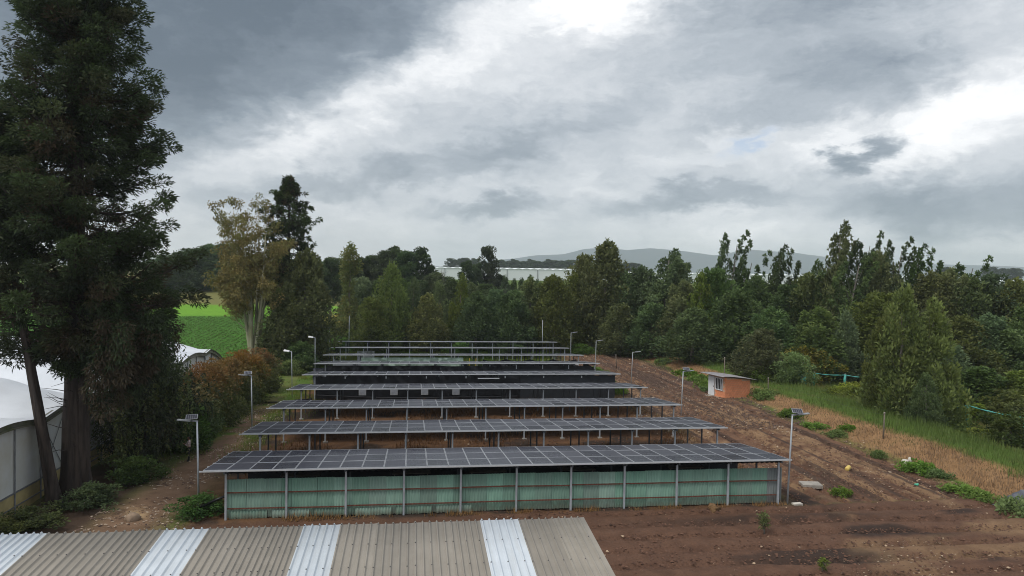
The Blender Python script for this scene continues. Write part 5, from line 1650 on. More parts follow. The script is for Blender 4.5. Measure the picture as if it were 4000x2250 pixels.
    ('woodland_tree', 'billow1', 78.1, 82, 9.9, 4.4, (0.66, 0.76, 0.78), 'dark tree mostly outside the right picture edge', 'tree', 'woods on the right'),
    ('woodland_tree', 'cone0', 56.5, 69, 7.0, 3.2, (0.85, 1.0, 1.04), 'blue-green conical tree touching the twin trees on the right', 'tree', 'woods on the right'),
    ('woodland_tree', 'billow0', 56.9, 66, 4.8, 3.4, (0.9, 1, 0.95), 'bushy tree above the right-hand teal netting', 'tree', 'woods on the right'),
    ('woodland_tree', 'billow2', 60.1, 64, 4.3, 3.4, (1.08, 1.0, 0.82), 'bushy olive tree cut by the right edge above the netting', 'tree', 'woods on the right'),
    ('woodland_tree', 'cone0', 44.6, 61, 12.4, 3.1, (1.12, 1.15, 0.75), 'left one of the twin light yellow-green conical trees', 'tree', 'woods on the right'),
    ('woodland_tree', 'cone1', 47.2, 60.5, 12.0, 3.2, (1.12, 1.15, 0.75), 'right one of the twin light yellow-green conical trees', 'tree', 'woods on the right'),
    ('woodland_tree', 'cone1', 43.9, 62.5, 8.8, 2.2, (1.08, 1.0, 0.82), 'small olive conical tree against the left of the twin trees', 'tree', 'woods on the right'),
    ('woodland_tree', 'cone0', 43.8, 56.5, 4.5, 1.5, (0.9, 1, 0.95), 'small green tree in front of the twin light-green trees', 'tree', 'woods on the right'),
    ('woodland_tree', 'billow3', 41.1, 81, 5.9, 3.0, (1.08, 1.0, 0.82), 'small round olive tree with a clear stem right behind the hut', 'tree', 'woods on the right'),
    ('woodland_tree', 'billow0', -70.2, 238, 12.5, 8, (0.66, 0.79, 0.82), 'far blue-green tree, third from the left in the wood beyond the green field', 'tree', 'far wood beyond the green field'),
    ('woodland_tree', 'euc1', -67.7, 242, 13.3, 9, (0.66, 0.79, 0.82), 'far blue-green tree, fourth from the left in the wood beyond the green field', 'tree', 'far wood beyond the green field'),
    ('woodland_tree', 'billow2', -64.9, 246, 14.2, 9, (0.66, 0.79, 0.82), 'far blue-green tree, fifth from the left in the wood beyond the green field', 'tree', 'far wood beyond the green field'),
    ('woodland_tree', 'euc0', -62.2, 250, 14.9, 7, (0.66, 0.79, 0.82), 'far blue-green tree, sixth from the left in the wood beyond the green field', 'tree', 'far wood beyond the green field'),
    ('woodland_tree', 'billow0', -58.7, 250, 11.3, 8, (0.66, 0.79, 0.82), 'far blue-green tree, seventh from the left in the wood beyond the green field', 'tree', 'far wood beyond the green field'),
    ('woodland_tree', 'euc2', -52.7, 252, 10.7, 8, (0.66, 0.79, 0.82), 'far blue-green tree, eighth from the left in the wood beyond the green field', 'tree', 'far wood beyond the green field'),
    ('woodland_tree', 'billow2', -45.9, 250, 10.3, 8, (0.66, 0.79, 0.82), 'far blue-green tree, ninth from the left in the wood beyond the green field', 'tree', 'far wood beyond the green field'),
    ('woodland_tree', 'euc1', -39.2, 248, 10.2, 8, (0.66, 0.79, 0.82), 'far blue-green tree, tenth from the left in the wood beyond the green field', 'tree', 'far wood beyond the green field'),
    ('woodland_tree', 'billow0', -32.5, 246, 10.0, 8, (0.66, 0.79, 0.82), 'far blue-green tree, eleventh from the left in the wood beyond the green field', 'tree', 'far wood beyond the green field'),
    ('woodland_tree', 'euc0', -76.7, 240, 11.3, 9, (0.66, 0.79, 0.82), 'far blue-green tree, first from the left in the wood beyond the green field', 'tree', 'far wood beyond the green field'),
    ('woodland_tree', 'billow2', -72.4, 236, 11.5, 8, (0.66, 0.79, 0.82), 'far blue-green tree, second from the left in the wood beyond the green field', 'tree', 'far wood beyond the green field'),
    ('woodland_tree', 'billow2', -14.3, 100, 15.2, 4.2, (1.02, 0.9, 0.76), 'brownish bushy tree leaning against the dark ragged cypress', 'tree', 'woods behind the solar sheds'),
    ('woodland_tree', 'billow1', -16.2, 98, 10.8, 3.6, (1.02, 0.9, 0.76), 'brown-green ivy mass at the foot of the dark ragged cypress', 'tree', 'woods behind the solar sheds'),
    ('woodland_tree', 'billow0', -14.3, 95, 3.7, 2.6, (0.66, 0.76, 0.78), 'low dark shrub between the orange hedge and the grass', 'tree', 'woods behind the solar sheds'),
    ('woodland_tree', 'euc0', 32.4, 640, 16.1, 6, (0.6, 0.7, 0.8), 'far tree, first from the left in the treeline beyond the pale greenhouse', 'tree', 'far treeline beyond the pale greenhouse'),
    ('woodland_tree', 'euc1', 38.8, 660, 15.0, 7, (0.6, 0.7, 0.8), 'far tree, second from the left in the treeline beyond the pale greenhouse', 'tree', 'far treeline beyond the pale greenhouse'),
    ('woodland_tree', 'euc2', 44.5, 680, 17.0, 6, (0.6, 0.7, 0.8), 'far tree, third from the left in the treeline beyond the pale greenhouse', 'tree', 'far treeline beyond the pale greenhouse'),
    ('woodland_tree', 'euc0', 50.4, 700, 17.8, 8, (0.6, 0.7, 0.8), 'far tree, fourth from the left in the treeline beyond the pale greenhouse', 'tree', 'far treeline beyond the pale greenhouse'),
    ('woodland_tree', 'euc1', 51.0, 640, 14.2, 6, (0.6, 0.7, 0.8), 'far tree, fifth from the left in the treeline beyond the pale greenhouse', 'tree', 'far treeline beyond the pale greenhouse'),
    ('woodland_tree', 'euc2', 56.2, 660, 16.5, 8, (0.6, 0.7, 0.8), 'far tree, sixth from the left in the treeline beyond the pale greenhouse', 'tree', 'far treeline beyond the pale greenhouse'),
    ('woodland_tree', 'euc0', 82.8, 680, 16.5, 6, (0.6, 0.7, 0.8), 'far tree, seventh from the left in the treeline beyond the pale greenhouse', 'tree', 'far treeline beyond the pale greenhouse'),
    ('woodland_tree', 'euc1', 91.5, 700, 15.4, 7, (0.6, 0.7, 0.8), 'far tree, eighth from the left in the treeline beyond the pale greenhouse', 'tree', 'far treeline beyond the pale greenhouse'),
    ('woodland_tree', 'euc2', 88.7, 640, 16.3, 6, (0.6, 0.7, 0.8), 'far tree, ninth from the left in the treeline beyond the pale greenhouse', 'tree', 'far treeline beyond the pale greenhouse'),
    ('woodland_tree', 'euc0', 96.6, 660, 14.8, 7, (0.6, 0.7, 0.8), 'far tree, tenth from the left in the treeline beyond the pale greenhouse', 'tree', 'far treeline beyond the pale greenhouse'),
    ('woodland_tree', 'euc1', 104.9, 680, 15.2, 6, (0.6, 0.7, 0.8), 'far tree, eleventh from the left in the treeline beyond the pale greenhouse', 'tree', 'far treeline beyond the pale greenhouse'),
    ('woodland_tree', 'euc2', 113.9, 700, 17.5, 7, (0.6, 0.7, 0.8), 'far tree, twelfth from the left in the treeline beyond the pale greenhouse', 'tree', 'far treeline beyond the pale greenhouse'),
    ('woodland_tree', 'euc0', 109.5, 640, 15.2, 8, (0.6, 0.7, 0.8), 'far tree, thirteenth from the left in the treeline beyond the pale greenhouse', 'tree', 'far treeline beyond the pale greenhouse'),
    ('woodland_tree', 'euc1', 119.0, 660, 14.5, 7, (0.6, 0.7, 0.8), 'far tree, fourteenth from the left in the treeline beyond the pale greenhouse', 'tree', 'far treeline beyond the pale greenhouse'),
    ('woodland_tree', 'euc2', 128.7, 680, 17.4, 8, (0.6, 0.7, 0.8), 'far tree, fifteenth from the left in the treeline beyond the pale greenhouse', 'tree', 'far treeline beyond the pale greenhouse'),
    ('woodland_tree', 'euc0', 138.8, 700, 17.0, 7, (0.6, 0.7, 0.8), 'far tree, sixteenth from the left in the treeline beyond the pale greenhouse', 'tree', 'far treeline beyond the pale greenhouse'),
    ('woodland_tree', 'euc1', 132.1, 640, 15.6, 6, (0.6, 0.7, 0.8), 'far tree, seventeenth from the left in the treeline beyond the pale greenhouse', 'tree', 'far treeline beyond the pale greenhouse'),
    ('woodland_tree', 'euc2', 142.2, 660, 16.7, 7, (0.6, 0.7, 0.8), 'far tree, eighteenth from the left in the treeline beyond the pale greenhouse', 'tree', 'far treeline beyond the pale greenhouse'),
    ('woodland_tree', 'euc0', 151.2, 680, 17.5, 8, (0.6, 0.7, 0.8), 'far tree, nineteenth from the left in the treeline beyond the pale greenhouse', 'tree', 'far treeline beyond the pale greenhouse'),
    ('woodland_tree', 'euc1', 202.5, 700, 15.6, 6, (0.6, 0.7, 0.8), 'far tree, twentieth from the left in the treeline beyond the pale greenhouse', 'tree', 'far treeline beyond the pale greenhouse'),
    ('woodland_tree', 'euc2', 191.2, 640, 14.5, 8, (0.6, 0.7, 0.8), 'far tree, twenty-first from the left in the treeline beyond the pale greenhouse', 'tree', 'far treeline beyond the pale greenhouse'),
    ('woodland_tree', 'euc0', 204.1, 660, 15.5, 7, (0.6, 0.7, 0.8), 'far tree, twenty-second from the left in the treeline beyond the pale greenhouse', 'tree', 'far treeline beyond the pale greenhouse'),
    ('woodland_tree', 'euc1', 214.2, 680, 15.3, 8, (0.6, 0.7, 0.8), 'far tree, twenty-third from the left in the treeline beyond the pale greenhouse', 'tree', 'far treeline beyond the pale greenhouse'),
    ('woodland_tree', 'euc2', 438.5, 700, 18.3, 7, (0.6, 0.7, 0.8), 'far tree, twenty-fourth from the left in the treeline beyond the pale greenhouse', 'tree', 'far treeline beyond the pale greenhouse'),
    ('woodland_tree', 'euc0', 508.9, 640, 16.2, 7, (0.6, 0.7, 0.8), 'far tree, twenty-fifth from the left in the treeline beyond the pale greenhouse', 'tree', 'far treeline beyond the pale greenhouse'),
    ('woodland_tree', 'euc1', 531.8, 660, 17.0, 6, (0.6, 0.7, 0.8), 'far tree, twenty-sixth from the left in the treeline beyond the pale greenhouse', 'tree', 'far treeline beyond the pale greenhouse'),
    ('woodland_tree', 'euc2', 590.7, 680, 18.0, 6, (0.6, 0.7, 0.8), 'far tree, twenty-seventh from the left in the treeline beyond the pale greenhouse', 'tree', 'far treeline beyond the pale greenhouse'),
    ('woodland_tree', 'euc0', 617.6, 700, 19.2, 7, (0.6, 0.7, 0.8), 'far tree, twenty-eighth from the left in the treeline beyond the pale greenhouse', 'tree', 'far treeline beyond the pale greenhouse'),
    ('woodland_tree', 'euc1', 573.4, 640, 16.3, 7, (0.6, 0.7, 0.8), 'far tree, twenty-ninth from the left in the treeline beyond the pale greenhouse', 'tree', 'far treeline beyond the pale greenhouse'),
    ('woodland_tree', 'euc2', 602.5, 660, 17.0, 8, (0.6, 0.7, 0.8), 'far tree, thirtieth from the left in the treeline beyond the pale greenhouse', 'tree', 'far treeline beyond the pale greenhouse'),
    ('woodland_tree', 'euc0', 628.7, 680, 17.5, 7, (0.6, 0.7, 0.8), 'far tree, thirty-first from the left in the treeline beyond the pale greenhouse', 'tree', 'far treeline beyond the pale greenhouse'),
]

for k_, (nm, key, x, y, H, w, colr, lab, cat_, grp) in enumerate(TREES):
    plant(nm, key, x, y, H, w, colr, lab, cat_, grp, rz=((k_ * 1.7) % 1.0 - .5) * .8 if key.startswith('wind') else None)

# bare, leafless trees
for (x, y, H, lab, sd) in ((6.3, 150, 16.5, 'bare forked dead tree standing above the woods', 1), (3.9, 152, 14.2, 'thin bare pale tree left of the forked dead one', 2),
                           (63.5, 101, 14.0, 'bare grey twiggy tree between the feathery spires', 3), (35.0, 124, 15.2, 'bare twiggy tree right of the large olive tree', 4)):
    r = np.random.default_rng(600 + sd)
    m = MB().tube([(0, 0, -.1), (.1, 0, H * .4), (-.1, .1, H * .68)], [.17, .12, .07], 6)
    for b in range(14 if sd > 2 else 5):
        a, z = r.random() * 6.28, H * r.uniform(.5, .68)
        L_ = r.uniform(1.0, 2.4) * (.6 if sd < 3 else 1)
        e = (L_ * .5 * math.cos(a), L_ * .5 * math.sin(a), min(H, z + L_ * 1.9))
        m.tube([(0, 0, z), (e[0] * .7, e[1] * .7, (z + e[2]) / 2), e], [.05, .035, .012], 4, cap=False)
        for _ in range(3):
            f = r.uniform(.4, .9)
            p = Vector((e[0] * f, e[1] * f, z + (e[2] - z) * f))
            m.tube([p, p + Vector((r.normal(0, .4), r.normal(0, .4), r.uniform(.5, 1.1)))], [.02, .008], 3, cap=False)
    t = empty('bare_tree', (x, y, ground_z(x, y)))
    tag(t, lab, 'tree')
    link('trunk', m.mesh('trunk', MATS['bark_grey'], True), t)

# orange-tipped hedge bushes along the lane
HG = 'hedge bushes along the lane'
for (x, y, H, w, c, lab) in ((-16.7, 56.5, 4.3, 2.7, (.85, 1.0, .85), 'green hedge bush beside the vine-hung tree, nearest of the hedge'),
                             (-16.6, 61.5, 5.2, 3.0, (1, 1, 1), 'hedge bush with a rusty orange top, second from the front'),
                             (-16.6, 67.0, 5.0, 3.0, (1.02, .98, .9), 'hedge bush with a rusty orange top in the middle of the hedge'),
                             (-16.5, 73.0, 4.9, 3.2, (1.05, .98, .9), 'broad hedge bush with a rusty orange top, second from its far end'),
                             (-16.6, 79.5, 4.5, 3.0, (1.05, .98, .9), 'hedge bush with a rusty orange top, farthest of the hedge')):
    plant('hedge_bush', 'hedge%d' % (int(y) % 2), x, y, H, w, c, lab, 'bush', HG)
plant('green_bush', 'billow1', -16.2, 54.2, 3.8, 1.9, (.9, 1.1, .9), 'dark green bush between the hedge and the hanging vines', 'bush', HG)
SH = 'shrubs'
for (k_, x, y, H, w, c, lab) in (
        ('bush0', -11.0, 40.1, .95, 1.45, (.55, .75, .6), 'dark leafy shrub at the foot of the nearest left lamp post'),
        ('bush1', -17.2, 41.8, 1.2, 1.5, (.7, .8, .6), 'leafy shrub at the foot of the towering cypress'),
        ('bush2', -18.9, 38.9, .9, 1.5, (.85, .85, .6), 'olive shrub by the greenhouse skirt, nearest the corrugated roof'),
        ('bush0', -19.9, 37.4, .9, 1.4, (1.0, .85, .55), 'yellow-green shrub at the left picture edge above the corrugated roof'),
        ('bush1', -16.6, 46.6, 1.4, 1.7, (.5, .6, .5), 'dark undergrowth bush below the hanging vines'),
        ('bush1', 43.2, 77.0, 3.4, 2.3, (1.25, 1.45, .8), 'bright green round bush right of the hut'),
        ('bush2', 51.0, 88.0, 4.6, 3.4, (1.5, 1.0, .6), 'orange-tinged bush behind the teal netting'),
        ('bush0', 45.6, 49.6, 3.4, 2.6, (.62, .62, .55), 'large dark brown shrub near the right picture edge'),
        ('bush1', 47.6, 45.6, 3.2, 2.4, (.6, .66, .55), 'dark shrub cut by the right picture edge'),
        ('bush2', 45.2, 69.0, 1.7, 2.4, (.95, .9, .6), 'low scrub in the hollow behind the green crest, below the small round tree'),
        ('bush0', 47.0, 64.5, 1.6, 2.2, (.9, .8, .55), 'low scrub left of the twin light-green trees'),
        ('bush1', 49.5, 53.0, 1.6, 2.4, (1.0, .9, .55), 'low scrub under the right-hand teal netting'),
        ('bush2', 57.5, 61.0, 3.2, 3.4, (1.2, 1.05, .6), 'grassy mound of scrub at the right edge behind the netting'),
        ('bush1', 47.5, 73.5, 1.9, 2.6, (1.5, 1.45, .7), 'bright yellow-green scrub in the hollow below the left teal netting'),
        ('bush0', 50.5, 76.5, 1.8, 2.6, (1.4, 1.3, .7), 'yellow-green scrub under the teal netting right of the hut'),
        ('bush2', 46.2, 59.0, 1.3, 1.9, (1.1, 1.1, .65), 'low green scrub at the foot of the twin light-green trees'),
        ('bush1', 46.8, 53.5, 1.5, 2.2, (1.3, 1.25, .65), 'yellow-green scrub in the hollow before the right-hand netting'),
        ('bush2', 44.8, 46.0, 1.3, 1.8, (1.2, 1.25, .65), 'green scrub on the crest above the grey tarpaulin'),
        ('bush0', 53.5, 65.0, 2.4, 3.0, (1.3, 1.2, .65), 'grassy scrub between the twin trees and the right-hand netting'),
        ('bush0', 40.5, 79.5, 1.6, 1.6, (1.0, 1.2, .8), 'leafy undergrowth against the right side of the hut'),
        ('bush1', 8.0, 114.8, 1.8, 2.2, (.9, 1.2, .8), 'low green bush in front of the woods behind the farthest shed, left one'),
        ('bush2', 15.5, 115.0, 1.9, 2.4, (.9, 1.2, .8), 'low green bush in front of the woods behind the farthest shed, right one'),
        ('bush0', 27.0, 114.5, 1.6, 2.4, (.8, 1.1, .7), 'low bush left of the grass at the head of the field'),
        ('bush1', -14.8, 92.0, 1.7, 2.0, (1.0, 1.1, .7), 'grassy bush beside the lane below the dark ragged cypress'),
        ('bush2', -13.2, 103.5, 2.0, 2.4, (1.3, .9, .55), 'rust-brown scrub left of the farthest sheds'),
        ('bush0', -11.5, 116.5, 2.4, 2.6, (.9, 1.2, .7), 'green scrub at the foot of the tall columnar tree')):
    plant('shrub', k_, x, y, H, w, c, lab, 'shrub', SH)

# leafy weeds along the field edge
WD = 'green weed patches along the field edge'
weeds = [(36.2, 100.7, 1.3), (35.7, 90.0, 1.6), (35.4, 84.9, 1.5), (34.4, 80.5, 1.3), (33.3, 78.0, 1.0), (36.9, 71.8, 1.2), (37.6, 73.2, 1.3), (35.0, 63.1, 1.1), (34.7, 58.4, 1.0), (34.9, 55.3, .9),
         (36.6, 56.6, .7), (34.0, 48.6, .6), (34.0, 44.6, 1.1), (34.6, 43.6, .9), (33.6, 40.2, 1.0), (33.9, 38.7, .9), (34.3, 36.4, 1.2), (36.4, 36.2, .9), (25.7, 40.2, .6), (22.8, 84.3, 1.4), (22.3, 76.2, 1.2), (24.0, 92.5, 1.3)]
names = ['farthest of the row along the field', 'second from the far end', 'third from the far end', 'fourth from the far end', 'just left of the hut door', 'at the right corner of the hut',
         'right of the hut beside the wooden post', 'first on the bank in front of the hut', 'second on the bank in front of the hut', 'third on the bank in front of the hut',
         'higher up the dry bank', 'small, by the dry-grass edge', 'beside the white stones', 'right under the white stones', 'long patch left of the grey tarpaulin', 'just left of the grey tarpaulin',
         'in front of the grey tarpaulin', 'right of the grey tarpaulin', 'small, by the concrete slab', 'at the right end of the sixth shed', 'at the right end of the fifth shed', 'at the right end of the seventh shed']
for k_, (x, y, w) in enumerate(weeds):
    plant('weed_patch', 'weed%d' % (k_ % 2), x, y, .45 + .25 * (w > 1), w, (1, 1, 1), 'green weed patch, ' + names[k_], 'weeds', WD, parts=('stem', 'leaves'))
plant('sapling', 'sapling', 18.0, 34.7, .95, .42, (.9, .8, .9), 'small green sapling on the bare soil right of the corrugated roof', 'sapling', parts=('stem', 'leaves'))
plant('sapling', 'sapling', 18.3, 29.8, .6, .3, (.9, .8, .9), 'tiny green sapling at the bottom edge on the bare soil', 'sapling', parts=('stem', 'leaves'))


# ---- grasses (uncountable)
def blades(name, pts, h, w, matl, label, lean=.35, seed=0, accf=None, tint=(.0, 1.0), clumpy=True):
    r = np.random.default_rng(seed)
    n = len(pts)
    P = np.c_[pts, base_height(pts[:, 0], pts[:, 1]) - .02]
    a = r.random(n) * 6.283
    hh = h * (.4 + .9 * r.random(n)) * (.45 + 1.1 * fbm(pts[:, 0] * .6, pts[:, 1] * .6, 3))
    d = np.c_[np.cos(a), np.sin(a)] * (hh * lean * r.random(n))[:, None]
    s = np.c_[-np.sin(a), np.cos(a)] * (w * (.5 + r.random(n)))[:, None]
    V = np.stack([P - np.c_[s, np.zeros(n)], P + np.c_[s, np.zeros(n)], P + np.c_[d, hh]], 1).reshape(-1, 3)
    ti = np.clip(tint[0] + (tint[1] - tint[0]) * (.5 * r.random(n) + .5 * fbm(pts[:, 0] * .4 + 9, pts[:, 1] * .4, 3)), 0, 1)
    ac = np.zeros(n) if accf is None else np.clip(accf(pts, r), 0, 1)
    o = link(name, mesh_np(name, V, np.arange(3 * n).reshape(n, 3), matl, False, {'tint': np.repeat(ti, 3), 'acc': np.repeat(ac, 3)}))
    tag(o, label, None, None, 'stuff')
    return o


def scatter(n, x0, x1, y0, y1, keep, seed):
    r = np.random.default_rng(seed)
    p = np.c_[r.uniform(x0, x1, n), r.uniform(y0, y1, n)]
    return p[r.random(n) < keep(p[:, 0], p[:, 1])]


nz = lambda x, y, s=.35: fbm(x * s, y * s, 3)
p = scatter(70000, 34.0, 42.0, 33, 116, lambda x, y: smooth01(34.6, 36.2, x + (nz(x, y) - .5) * 2.5) * (1 - smooth01(38.4, 39.6, x + (nz(x, y) - .5) * 1.6)) * np.clip(1.35 - y / 110, .25, 1), 701)
blades('dry_grass', p, .24, .016, MATS['blade_dry'], 'dry straw-coloured grass on the bank beside the field', .9, 702, lambda q_, r: .7 * smooth01(.62, .72, nz(q_[:, 0], q_[:, 1], .5)))
p = scatter(90000, 37.8, 56.0, 33, 100, lambda x, y: smooth01(38.0, 39.4, x + (nz(x, y) - .5) * 1.6) * np.clip(1.3 - y / 110, .25, 1), 703)
blades('green_grass', p, .55, .018, MATS['blade_green'], 'green grass on the crest and in the hollow right of the field', .6, 704, lambda q_, r: .9 * smooth01(.35, .6, nz(q_[:, 0], q_[:, 1], .3)) * smooth01(42.3, 44.5, q_[:, 0]))
p = scatter(60000, -17.5, -8.5, 44, 118, lambda x, y: (1 - .85 * np.exp(-((x + 13.6 + .9 * smooth01(70, 100, y)) / 1.1) ** 4)) * smooth01(.36, .55, nz(x, y, .5)) * smooth01(46, 60, y) * (1 - .8 * smooth01(-11.4, -10.2, x) * (y < 70)), 705)
blades('green_grass', p, .30, .016, MATS['blade_green'], 'grass along both sides of the dirt lane on the left', .7, 706, lambda q_, r: .8 * smooth01(.55, .7, nz(q_[:, 0], q_[:, 1], .4)))
p = scatter(32000, -10, 36, 86, 122, lambda x, y: smooth01(96, 102, y) * np.where(x > 22, smooth01(112, 117, y), 1) + .6 * ((x < 23) & (x > 21)), 707)
blades('green_grass', p, .45, .025, MATS['blade_green'], 'grass around the rearmost sheds and at the foot of the woods', .6, 708, lambda q_, r: .5 * smooth01(.5, .7, nz(q_[:, 0], q_[:, 1], .3)))
# dry brush under the open sheds
pts = []
for i, (y0, y1) in enumerate(((44.2, 47.6), (47.6, 55.4), (55.6, 64.0), (64.2, 72.6))):
    pts.append(scatter((6000, 10000, 10000, 9000)[i], -10.4, 22.6, y0, y1, lambda x, y: smooth01(.40, .58, nz(x, y, .45)) * .9, 710 + i))
blades('dry_brush', np.concatenate(pts), .42, .020, MATS['blade_dry'], 'reddish dry brush and straw under the open solar sheds', .9, 715, None, (.0, .5)).color = (.52, .42, .36, 1)
p = scatter(3000, -9.4, 21.5, 38.55, 39.0, lambda x, y: smooth01(.5, .62, nz(x, y, .8)), 716)
blades('dry_grass', p, .28, .016, MATS['blade_dry'], 'straw tufts along the foot of the green wall', .8, 717)
p = scatter(9000, 20.8, 24.0, 44, 84, lambda x, y: smooth01(.42, .6, nz(x, y, .5)) * (1 - smooth01(22.5, 24, x)), 718)
blades('dry_grass', p, .30, .02, MATS['blade_dry'], 'straw-coloured grass along the right ends of the sheds', .9, 719, lambda q_, r: .6 * (r.random(len(q_)) < .35))


# ---- clods, straw and litter on the soil
def bits(name, n, x0, x1, y0, y1, keep, size, label, seed, pale, flat=.5):
    r = np.random.default_rng(seed)
    p = scatter(n, x0, x1, y0, y1, keep, seed + 1)
    n = len(p)
    s = size * (.4 + 1.2 * r.random(n) ** 2)
    z = base_height(p[:, 0], p[:, 1]) + s * .25 + .03
    base_ = np.array([(1, 0, -.4), (-.5, .87, -.4), (-.5, -.87, -.4), (0, 0, .8)])
    a = r.random(n) * 6.28
    ca, sa = np.cos(a), np.sin(a)
    jit = base_[None] * (1 + .5 * r.standard_normal((n, 4, 1)) * .6)
    st = 1 + 1.5 * r.random(n) * (pale > .3)
    x = jit[..., 0] * st[:, None]
    y = jit[..., 1]
    V = np.stack([x * ca[:, None] - y * sa[:, None], x * sa[:, None] + y * ca[:, None], jit[..., 2] * flat], -1) * s[:, None, None]
    V += np.stack([p[:, 0], p[:, 1], z], -1)[:, None]
    F = (np.arange(n)[:, None, None] * 4 + np.array([(0, 1, 3), (1, 2, 3), (2, 0, 3)])[None]).reshape(-1, 3)
    ac = np.where(r.random(n) < pale, r.uniform(.4, 1, n), 0)
    o = link(name, mesh_np(name, V.reshape(-1, 3), F, MATS['clod'], False, {'tint': np.repeat(r.random(n), 4), 'acc': np.repeat(ac, 4)}))
    tag(o, label, None, None, 'stuff')


bits('soil_clods', 34000, 4, 35, 24, 60, lambda x, y: np.clip(1.2 - (y - 24) / 50, .2, 1), .065, 'clods of brown earth on the ploughed field', 720, .012)
bits('soil_clods', 18000, 21, 35.5, 58, 112, lambda x, y: np.clip(1.2 - (y - 58) / 70, .2, 1), .10, 'clods of brown earth on the far part of the ploughed field', 722, .03)
bits('field_litter', 5200, 14, 35, 24, 46, lambda x, y: smooth01(.40, .62, nz(x, y, .25)) ** 2 * smooth01(14, 24, x), .036, 'pale straw bits and litter strewn over the near field', 724, .95, .25)
bits('field_litter', 3200, 20, 36, 44, 110, lambda x, y: smooth01(.35, .6, nz(x, y, .3)), .05, 'pale straw bits strewn over the right-hand field', 726, .9, .25)
bits('gravel', 6000, -16.5, -11, 36, 72, lambda x, y: smooth01(.35, .6, nz(x, y, .5)), .05, 'small stones on the dirt lane', 728, .5, .5)

# ---- crop rows on the bright green field, left
r = np.random.default_rng(731)
p = scatter(44000, -62, -17, 100, 172, lambda x, y: np.where(np.sin(x * 2 * np.pi / 1.1 + y * .2) > -.2, 1, .25), 730)
a = r.random((len(p), 3)) - .5
P0 = np.c_[p, base_height(p[:, 0], p[:, 1]) + .12]
V, F = leaf_geo(P0, np.c_[a[:, :2] * 2, .5 + a[:, 2]], r.uniform(.16, .32, len(p)), r.uniform(.12, .22, len(p)), r)
o = link('crop_leaves', mesh_np('crop_leaves', V, F, MATS['leaf_weed'], False, {'tint': np.repeat(r.random(len(p)) * .6, 4), 'acc': np.zeros(4 * len(p))}))
o.color = (.72, .78, .72, 1)
tag(o, 'low leafy crop covering the bright green field on the left', None, None, 'stuff')


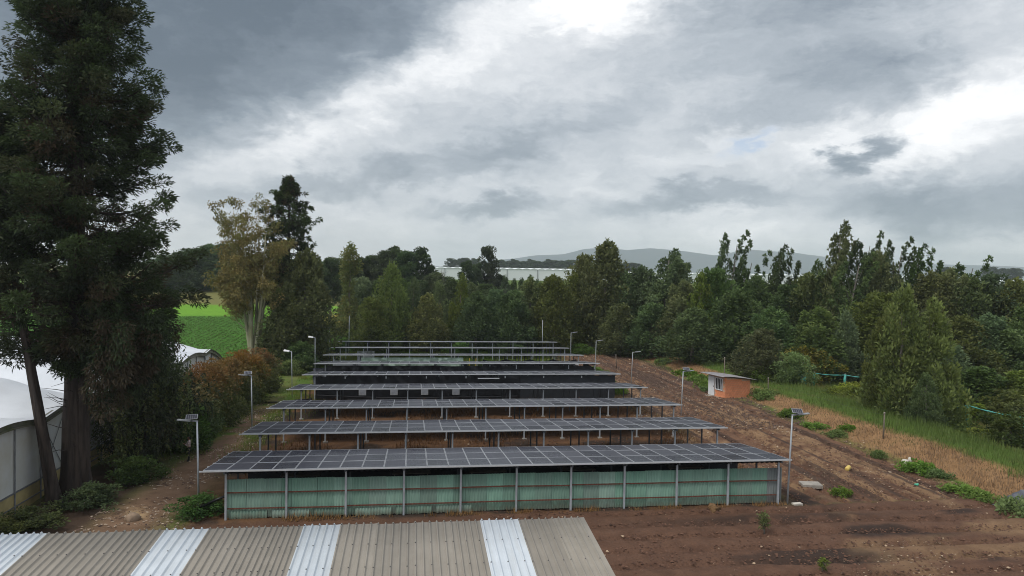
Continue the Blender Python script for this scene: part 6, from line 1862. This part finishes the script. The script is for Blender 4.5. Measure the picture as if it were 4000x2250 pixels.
# ================================================================== PEOPLE
def person(name, loc, rz, J, label, scale, cloth, parts):
    """J: dict joint -> (x, y, z); figure faces -Y before rotation. One skinned body; clothes and hair are shells over it"""
    order = list(J)
    ix = {k_: i for i, k_ in enumerate(order)}
    R = {'pelvis': (.135, .10), 'belly': (.125, .095), 'chest': (.15, .105), 'neckbase': (.085, .07), 'neck': (.05, .052), 'head0': (.068, .08), 'head1': (.082, .098), 'head2': (.07, .085), 'nose': (.014, .014),
         'sh': (.062, .06), 'el': (.042, .042), 'wr': (.027, .025), 'palm': (.034, .018), 'hip': (.088, .09), 'kn': (.058, .06), 'an': (.036, .04), 'heel': (.036, .036), 'toe': (.036, .026)}
    E = [('pelvis', 'belly'), ('belly', 'chest'), ('chest', 'neckbase'), ('neckbase', 'neck'), ('neck', 'head0'), ('head0', 'head1'), ('head1', 'head2')]
    for s in 'lr':
        E += [('chest', 'sh' + s), ('sh' + s, 'el' + s), ('el' + s, 'wr' + s), ('wr' + s, 'palm' + s), ('pelvis', 'hip' + s), ('hip' + s, 'kn' + s), ('kn' + s, 'an' + s), ('an' + s, 'toe' + s)]
    co = [Vector(J[k_]) for k_ in order]
    edges = [(ix[a], ix[b]) for a, b in E]
    rads = []
    for k_ in order:
        kk = k_ if k_ in R else k_[:-1]
        rads.append(R[kk])
    # fingers and thumb: short chains rooted in the palm
    for s in 'lr':
        p, w_ = Vector(J['palm' + s]), Vector(J['wr' + s])
        d = (p - w_).normalized()
        side = d.cross(Vector((0, 0, 1)) if abs(d.z) < .8 else Vector((0, 1, 0))).normalized()
        curl = d.cross(side)
        for f, (off, ln) in enumerate(((-.030, .062), (-.010, .075), (.011, .070), (.030, .054))):
            i0 = len(co)
            b0 = p + side * off + d * .022
            co += [b0, b0 + d * ln * .55 + curl * .008, b0 + d * ln * .9 + curl * .028]
            rads += [(.010, .010), (.0095, .0095), (.008, .008)]
            edges += [(ix['palm' + s], i0), (i0, i0 + 1), (i0 + 1, i0 + 2)]
        i0 = len(co)
        b0 = p - d * .03 + side * -.036
        co += [b0, b0 + d * .03 - side * .022, b0 + d * .055 - side * .024 + curl * .01]
        rads += [(.012, .012), (.0105, .0105), (.009, .009)]
        edges += [(ix['palm' + s], i0), (i0, i0 + 1), (i0 + 1, i0 + 2)]
    me = bpy.data.meshes.new('body_skeleton')
    me.from_pydata([tuple(c) for c in co], edges, [])
    ob = bpy.data.objects.new('tmp_body', me)
    COL.objects.link(ob)
    sk = ob.modifiers.new('skin', 'SKIN')
    for i, v in enumerate(me.skin_vertices[0].data):
        v.radius = rads[i]
        v.use_root = (i == ix['pelvis'])
    sk.use_smooth_shade = True
    sub = ob.modifiers.new('sub', 'SUBSURF')
    sub.levels = sub.render_levels = 2
    dg = bpy.context.evaluated_depsgraph_get()
    body = bpy.data.meshes.new_from_object(ob.evaluated_get(dg))
    bpy.data.objects.remove(ob)
    body.materials.clear()
    body.materials.append(MATS['skin'])
    t = empty(name, loc, rz)
    t.scale = (scale,) * 3
    tag(t, label, 'person')
    link('body', body, t)
    nv = len(body.vertices)
    Vb = np.empty(nv * 3, np.float32)
    Nb = np.empty(nv * 3, np.float32)
    body.vertices.foreach_get('co', Vb)
    body.vertices.foreach_get('normal', Nb)
    Vb, Nb = Vb.reshape(-1, 3), Nb.reshape(-1, 3)
    # nearest bone of every vertex, and how far along it
    def seg(a, b):
        A, Bv = np.array(J[a]), np.array(J[b])
        tt = np.clip(((Vb - A) @ (Bv - A)) / ((Bv - A) @ (Bv - A)), 0, 1)
        return np.linalg.norm(Vb - (A + tt[:, None] * (Bv - A)), axis=1), tt
    best = np.full(nv, 9.)
    bone = np.zeros(nv, int)
    par = np.zeros(nv)
    for bi, (a, b) in enumerate(E):
        d, tt = seg(a, b)
        k_ = d < best
        best[k_], bone[k_], par[k_] = d[k_], bi, tt[k_]
    bn = [a.rstrip('lr') + '>' + b.rstrip('lr') if a[-1] in 'lr' and a[:-1] in ('sh', 'el', 'wr', 'hip', 'kn', 'an') else a + '>' + b for a, b in E]
    names_ = np.array([f'{a}>{b}' for a, b in E])
    for nm, matn, off, rule in cloth:
        sel = np.array([rule(E[bone[i]][0], E[bone[i]][1], par[i], Vb[i]) for i in range(nv)])
        polys = [list(p_.vertices) for p_ in body.polygons if all(sel[j] for j in p_.vertices)]
        used = sorted({j for p_ in polys for j in p_})
        mp = {j: i for i, j in enumerate(used)}
        sh = bpy.data.meshes.new(nm)
        sh.from_pydata([tuple(Vb[j] + Nb[j] * off) for j in used], [], [[mp[j] for j in p_] for p_ in polys])
        sh.materials.append(MATS[matn])
        sh.polygons.foreach_set('use_smooth', np.ones(len(sh.polygons), bool))
        sh.update()
        link(nm, sh, t)
    parts(t)
    return t


def joints(**over):
    J = {'pelvis': (0, 0, .93), 'belly': (0, -.01, 1.08), 'chest': (0, 0, 1.28), 'neckbase': (0, .015, 1.42), 'neck': (0, .0, 1.48), 'head0': (0, -.02, 1.53), 'head1': (0, -.015, 1.61), 'head2': (0, -.005, 1.675)}
    for s, k_ in (('l', 1), ('r', -1)):
        J.update({'sh' + s: (.165 * k_, .01, 1.37), 'el' + s: (.20 * k_, .02, 1.09), 'wr' + s: (.20 * k_, -.04, .86), 'palm' + s: (.20 * k_, -.06, .78),
                  'hip' + s: (.09 * k_, 0, .87), 'kn' + s: (.10 * k_, -.02, .48), 'an' + s: (.10 * k_, .02, .085), 'toe' + s: (.11 * k_, -.13, .035)})
    J.update(over)
    return J


up_rule = lambda a, b, t, v: (a in ('pelvis', 'belly', 'chest') and v[2] > .86 and b[:-1] != 'hip' and b != 'neck') or (a[:2] == 'sh') or (a[:2] == 'el' and t < .86) or (b[:2] == 'sh')
leg_rule = lambda a, b, t, v: (a[:3] == 'hip') or (a[:2] == 'kn' and t < .97) or (b[:3] == 'hip') or (a == 'pelvis' and v[2] < 1.0)
shoe_rule = lambda a, b, t, v: a[:2] == 'an' or (a[:2] == 'kn' and t > .93)
hair_rule = lambda a, b, t, v: a.startswith('head') and (v[1] > -.045 or v[2] > 1.67) and v[2] > 1.50


def woman_parts(t):
    link('ponytail', MB().tube([(0, .09, 1.62), (0, .13, 1.54), (.01, .12, 1.40), (.01, .11, 1.30)], [.045, .05, .04, .015], 8).mesh('ponytail', MATS['hair'], True), t)
    link('strap', MB().tube([(.09, .10, 1.38), (.13, .03, 1.44), (.10, -.09, 1.36), (.0, -.13, 1.18), (-.12, -.10, 1.02)], .022, 6).mesh('strap', MATS['strap_white'], True), t)
    for k_ in (-1, 1):
        link('eye', MB().tube([(.03 * k_, -.105, 1.615), (.03 * k_, -.112, 1.615)], [.012, .006], 6).mesh('eye', MATS['hair']), t)
        link('ear', MB().tube([(.078 * k_, 0, 1.63), (.088 * k_, .005, 1.61), (.08 * k_, 0, 1.58)], [.01, .014, .008], 5).mesh('ear', MATS['skin'], True), t)
    link('nose', MB().tube([(0, -.10, 1.62), (0, -.125, 1.59), (0, -.105, 1.575)], [.008, .015, .01], 6).mesh('nose', MATS['skin'], True), t)
    link('mouth', MB().box(-.022, .022, -.106, -.098, 1.548, 1.556).mesh('mouth', MATS['brick']), t)


J1 = joints(elr=(-.22, -.10, 1.12), wrr=(-.12, -.26, 1.32), palmr=(-.08, -.27, 1.40), ell=(.23, -.06, 1.10), wrl=(.15, -.25, 1.20), palml=(.10, -.30, 1.24))
person('person', (-14.85, 51.1, ground_z(-14.85, 51.1)), rad(-75), J1, 'person in a pale pink shirt and dark trousers beside the hanging vines', 1.0,
       [('shirt', 'shirt_pink', .014, up_rule), ('trousers', 'trousers_dark', .012, leg_rule), ('shoe', 'hair', .008, shoe_rule), ('hair', 'hair', .014, hair_rule)], woman_parts)


def worker_parts(t):
    m = MB().tube([(0, 0, 1.64), (0, 0, 1.70), (0, 0, 1.735)], [.105, .10, .04], 12)
    c = link('cap', m.mesh('cap', MATS['cap_grey'], True), t)
    link('brim', MB().box(-.07, .07, -.20, -.09, 1.645, 1.66).mesh('brim', MATS['cap_grey']), c)
    link('hood', MB().tube([(-.10, .06, 1.43), (0, .13, 1.46), (.10, .06, 1.43)], [.035, .055, .035], 8).mesh('hood', MATS['hoodie_grey'], True), t)
    for k_ in (-1, 1):
        link('eye', MB().tube([(.03 * k_, -.105, 1.615), (.03 * k_, -.112, 1.615)], [.012, .006], 6).mesh('eye', MATS['hair']), t)
        link('ear', MB().tube([(.078 * k_, 0, 1.63), (.088 * k_, .005, 1.61), (.08 * k_, 0, 1.58)], [.01, .014, .008], 5).mesh('ear', MATS['skin'], True), t)
    link('nose', MB().tube([(0, -.10, 1.62), (0, -.125, 1.59), (0, -.105, 1.575)], [.008, .015, .01], 6).mesh('nose', MATS['skin'], True), t)
    link('mouth', MB().box(-.022, .022, -.106, -.098, 1.548, 1.556).mesh('mouth', MATS['brick']), t)


J2 = joints(elr=(-.20, -.24, 1.40), wrr=(-.10, -.36, 1.62), palmr=(-.08, -.39, 1.70), ell=(.20, -.24, 1.36), wrl=(.12, -.40, 1.52), palml=(.10, -.45, 1.59))
person('person', (20.95, 90.0, ground_z(20.95, 90.0)), rad(-85), J2, 'person in a grey hoodie and cap fixing the black drapes of the seventh shed', 1.06,
       [('hoodie', 'hoodie_grey', .022, up_rule), ('trousers', 'trousers_dark', .014, leg_rule), ('shoe', 'hair', .008, shoe_rule), ('hair', 'hair', .006, hair_rule)], worker_parts)

# ================================================================== HAZE
hm = bpy.data.materials.new('haze_air')
hm.use_nodes = True
hm.node_tree.nodes.clear()
_n = NT(hm.node_tree)
pv = _n.n('ShaderNodeVolumePrincipled', {'Color': (0.84, 0.92, 1.0, 1), 'Density': 0.00017, 'Anisotropy': 0.15})
_n.n('ShaderNodeOutputMaterial', {'Volume': pv.outputs[0]})
hz = link('haze', MB().box(-6900, 6900, -100, 7200, -4.0, 262).mesh('haze', hm))
tag(hz, 'thin bluish haze in the air', None, None, 'stuff')
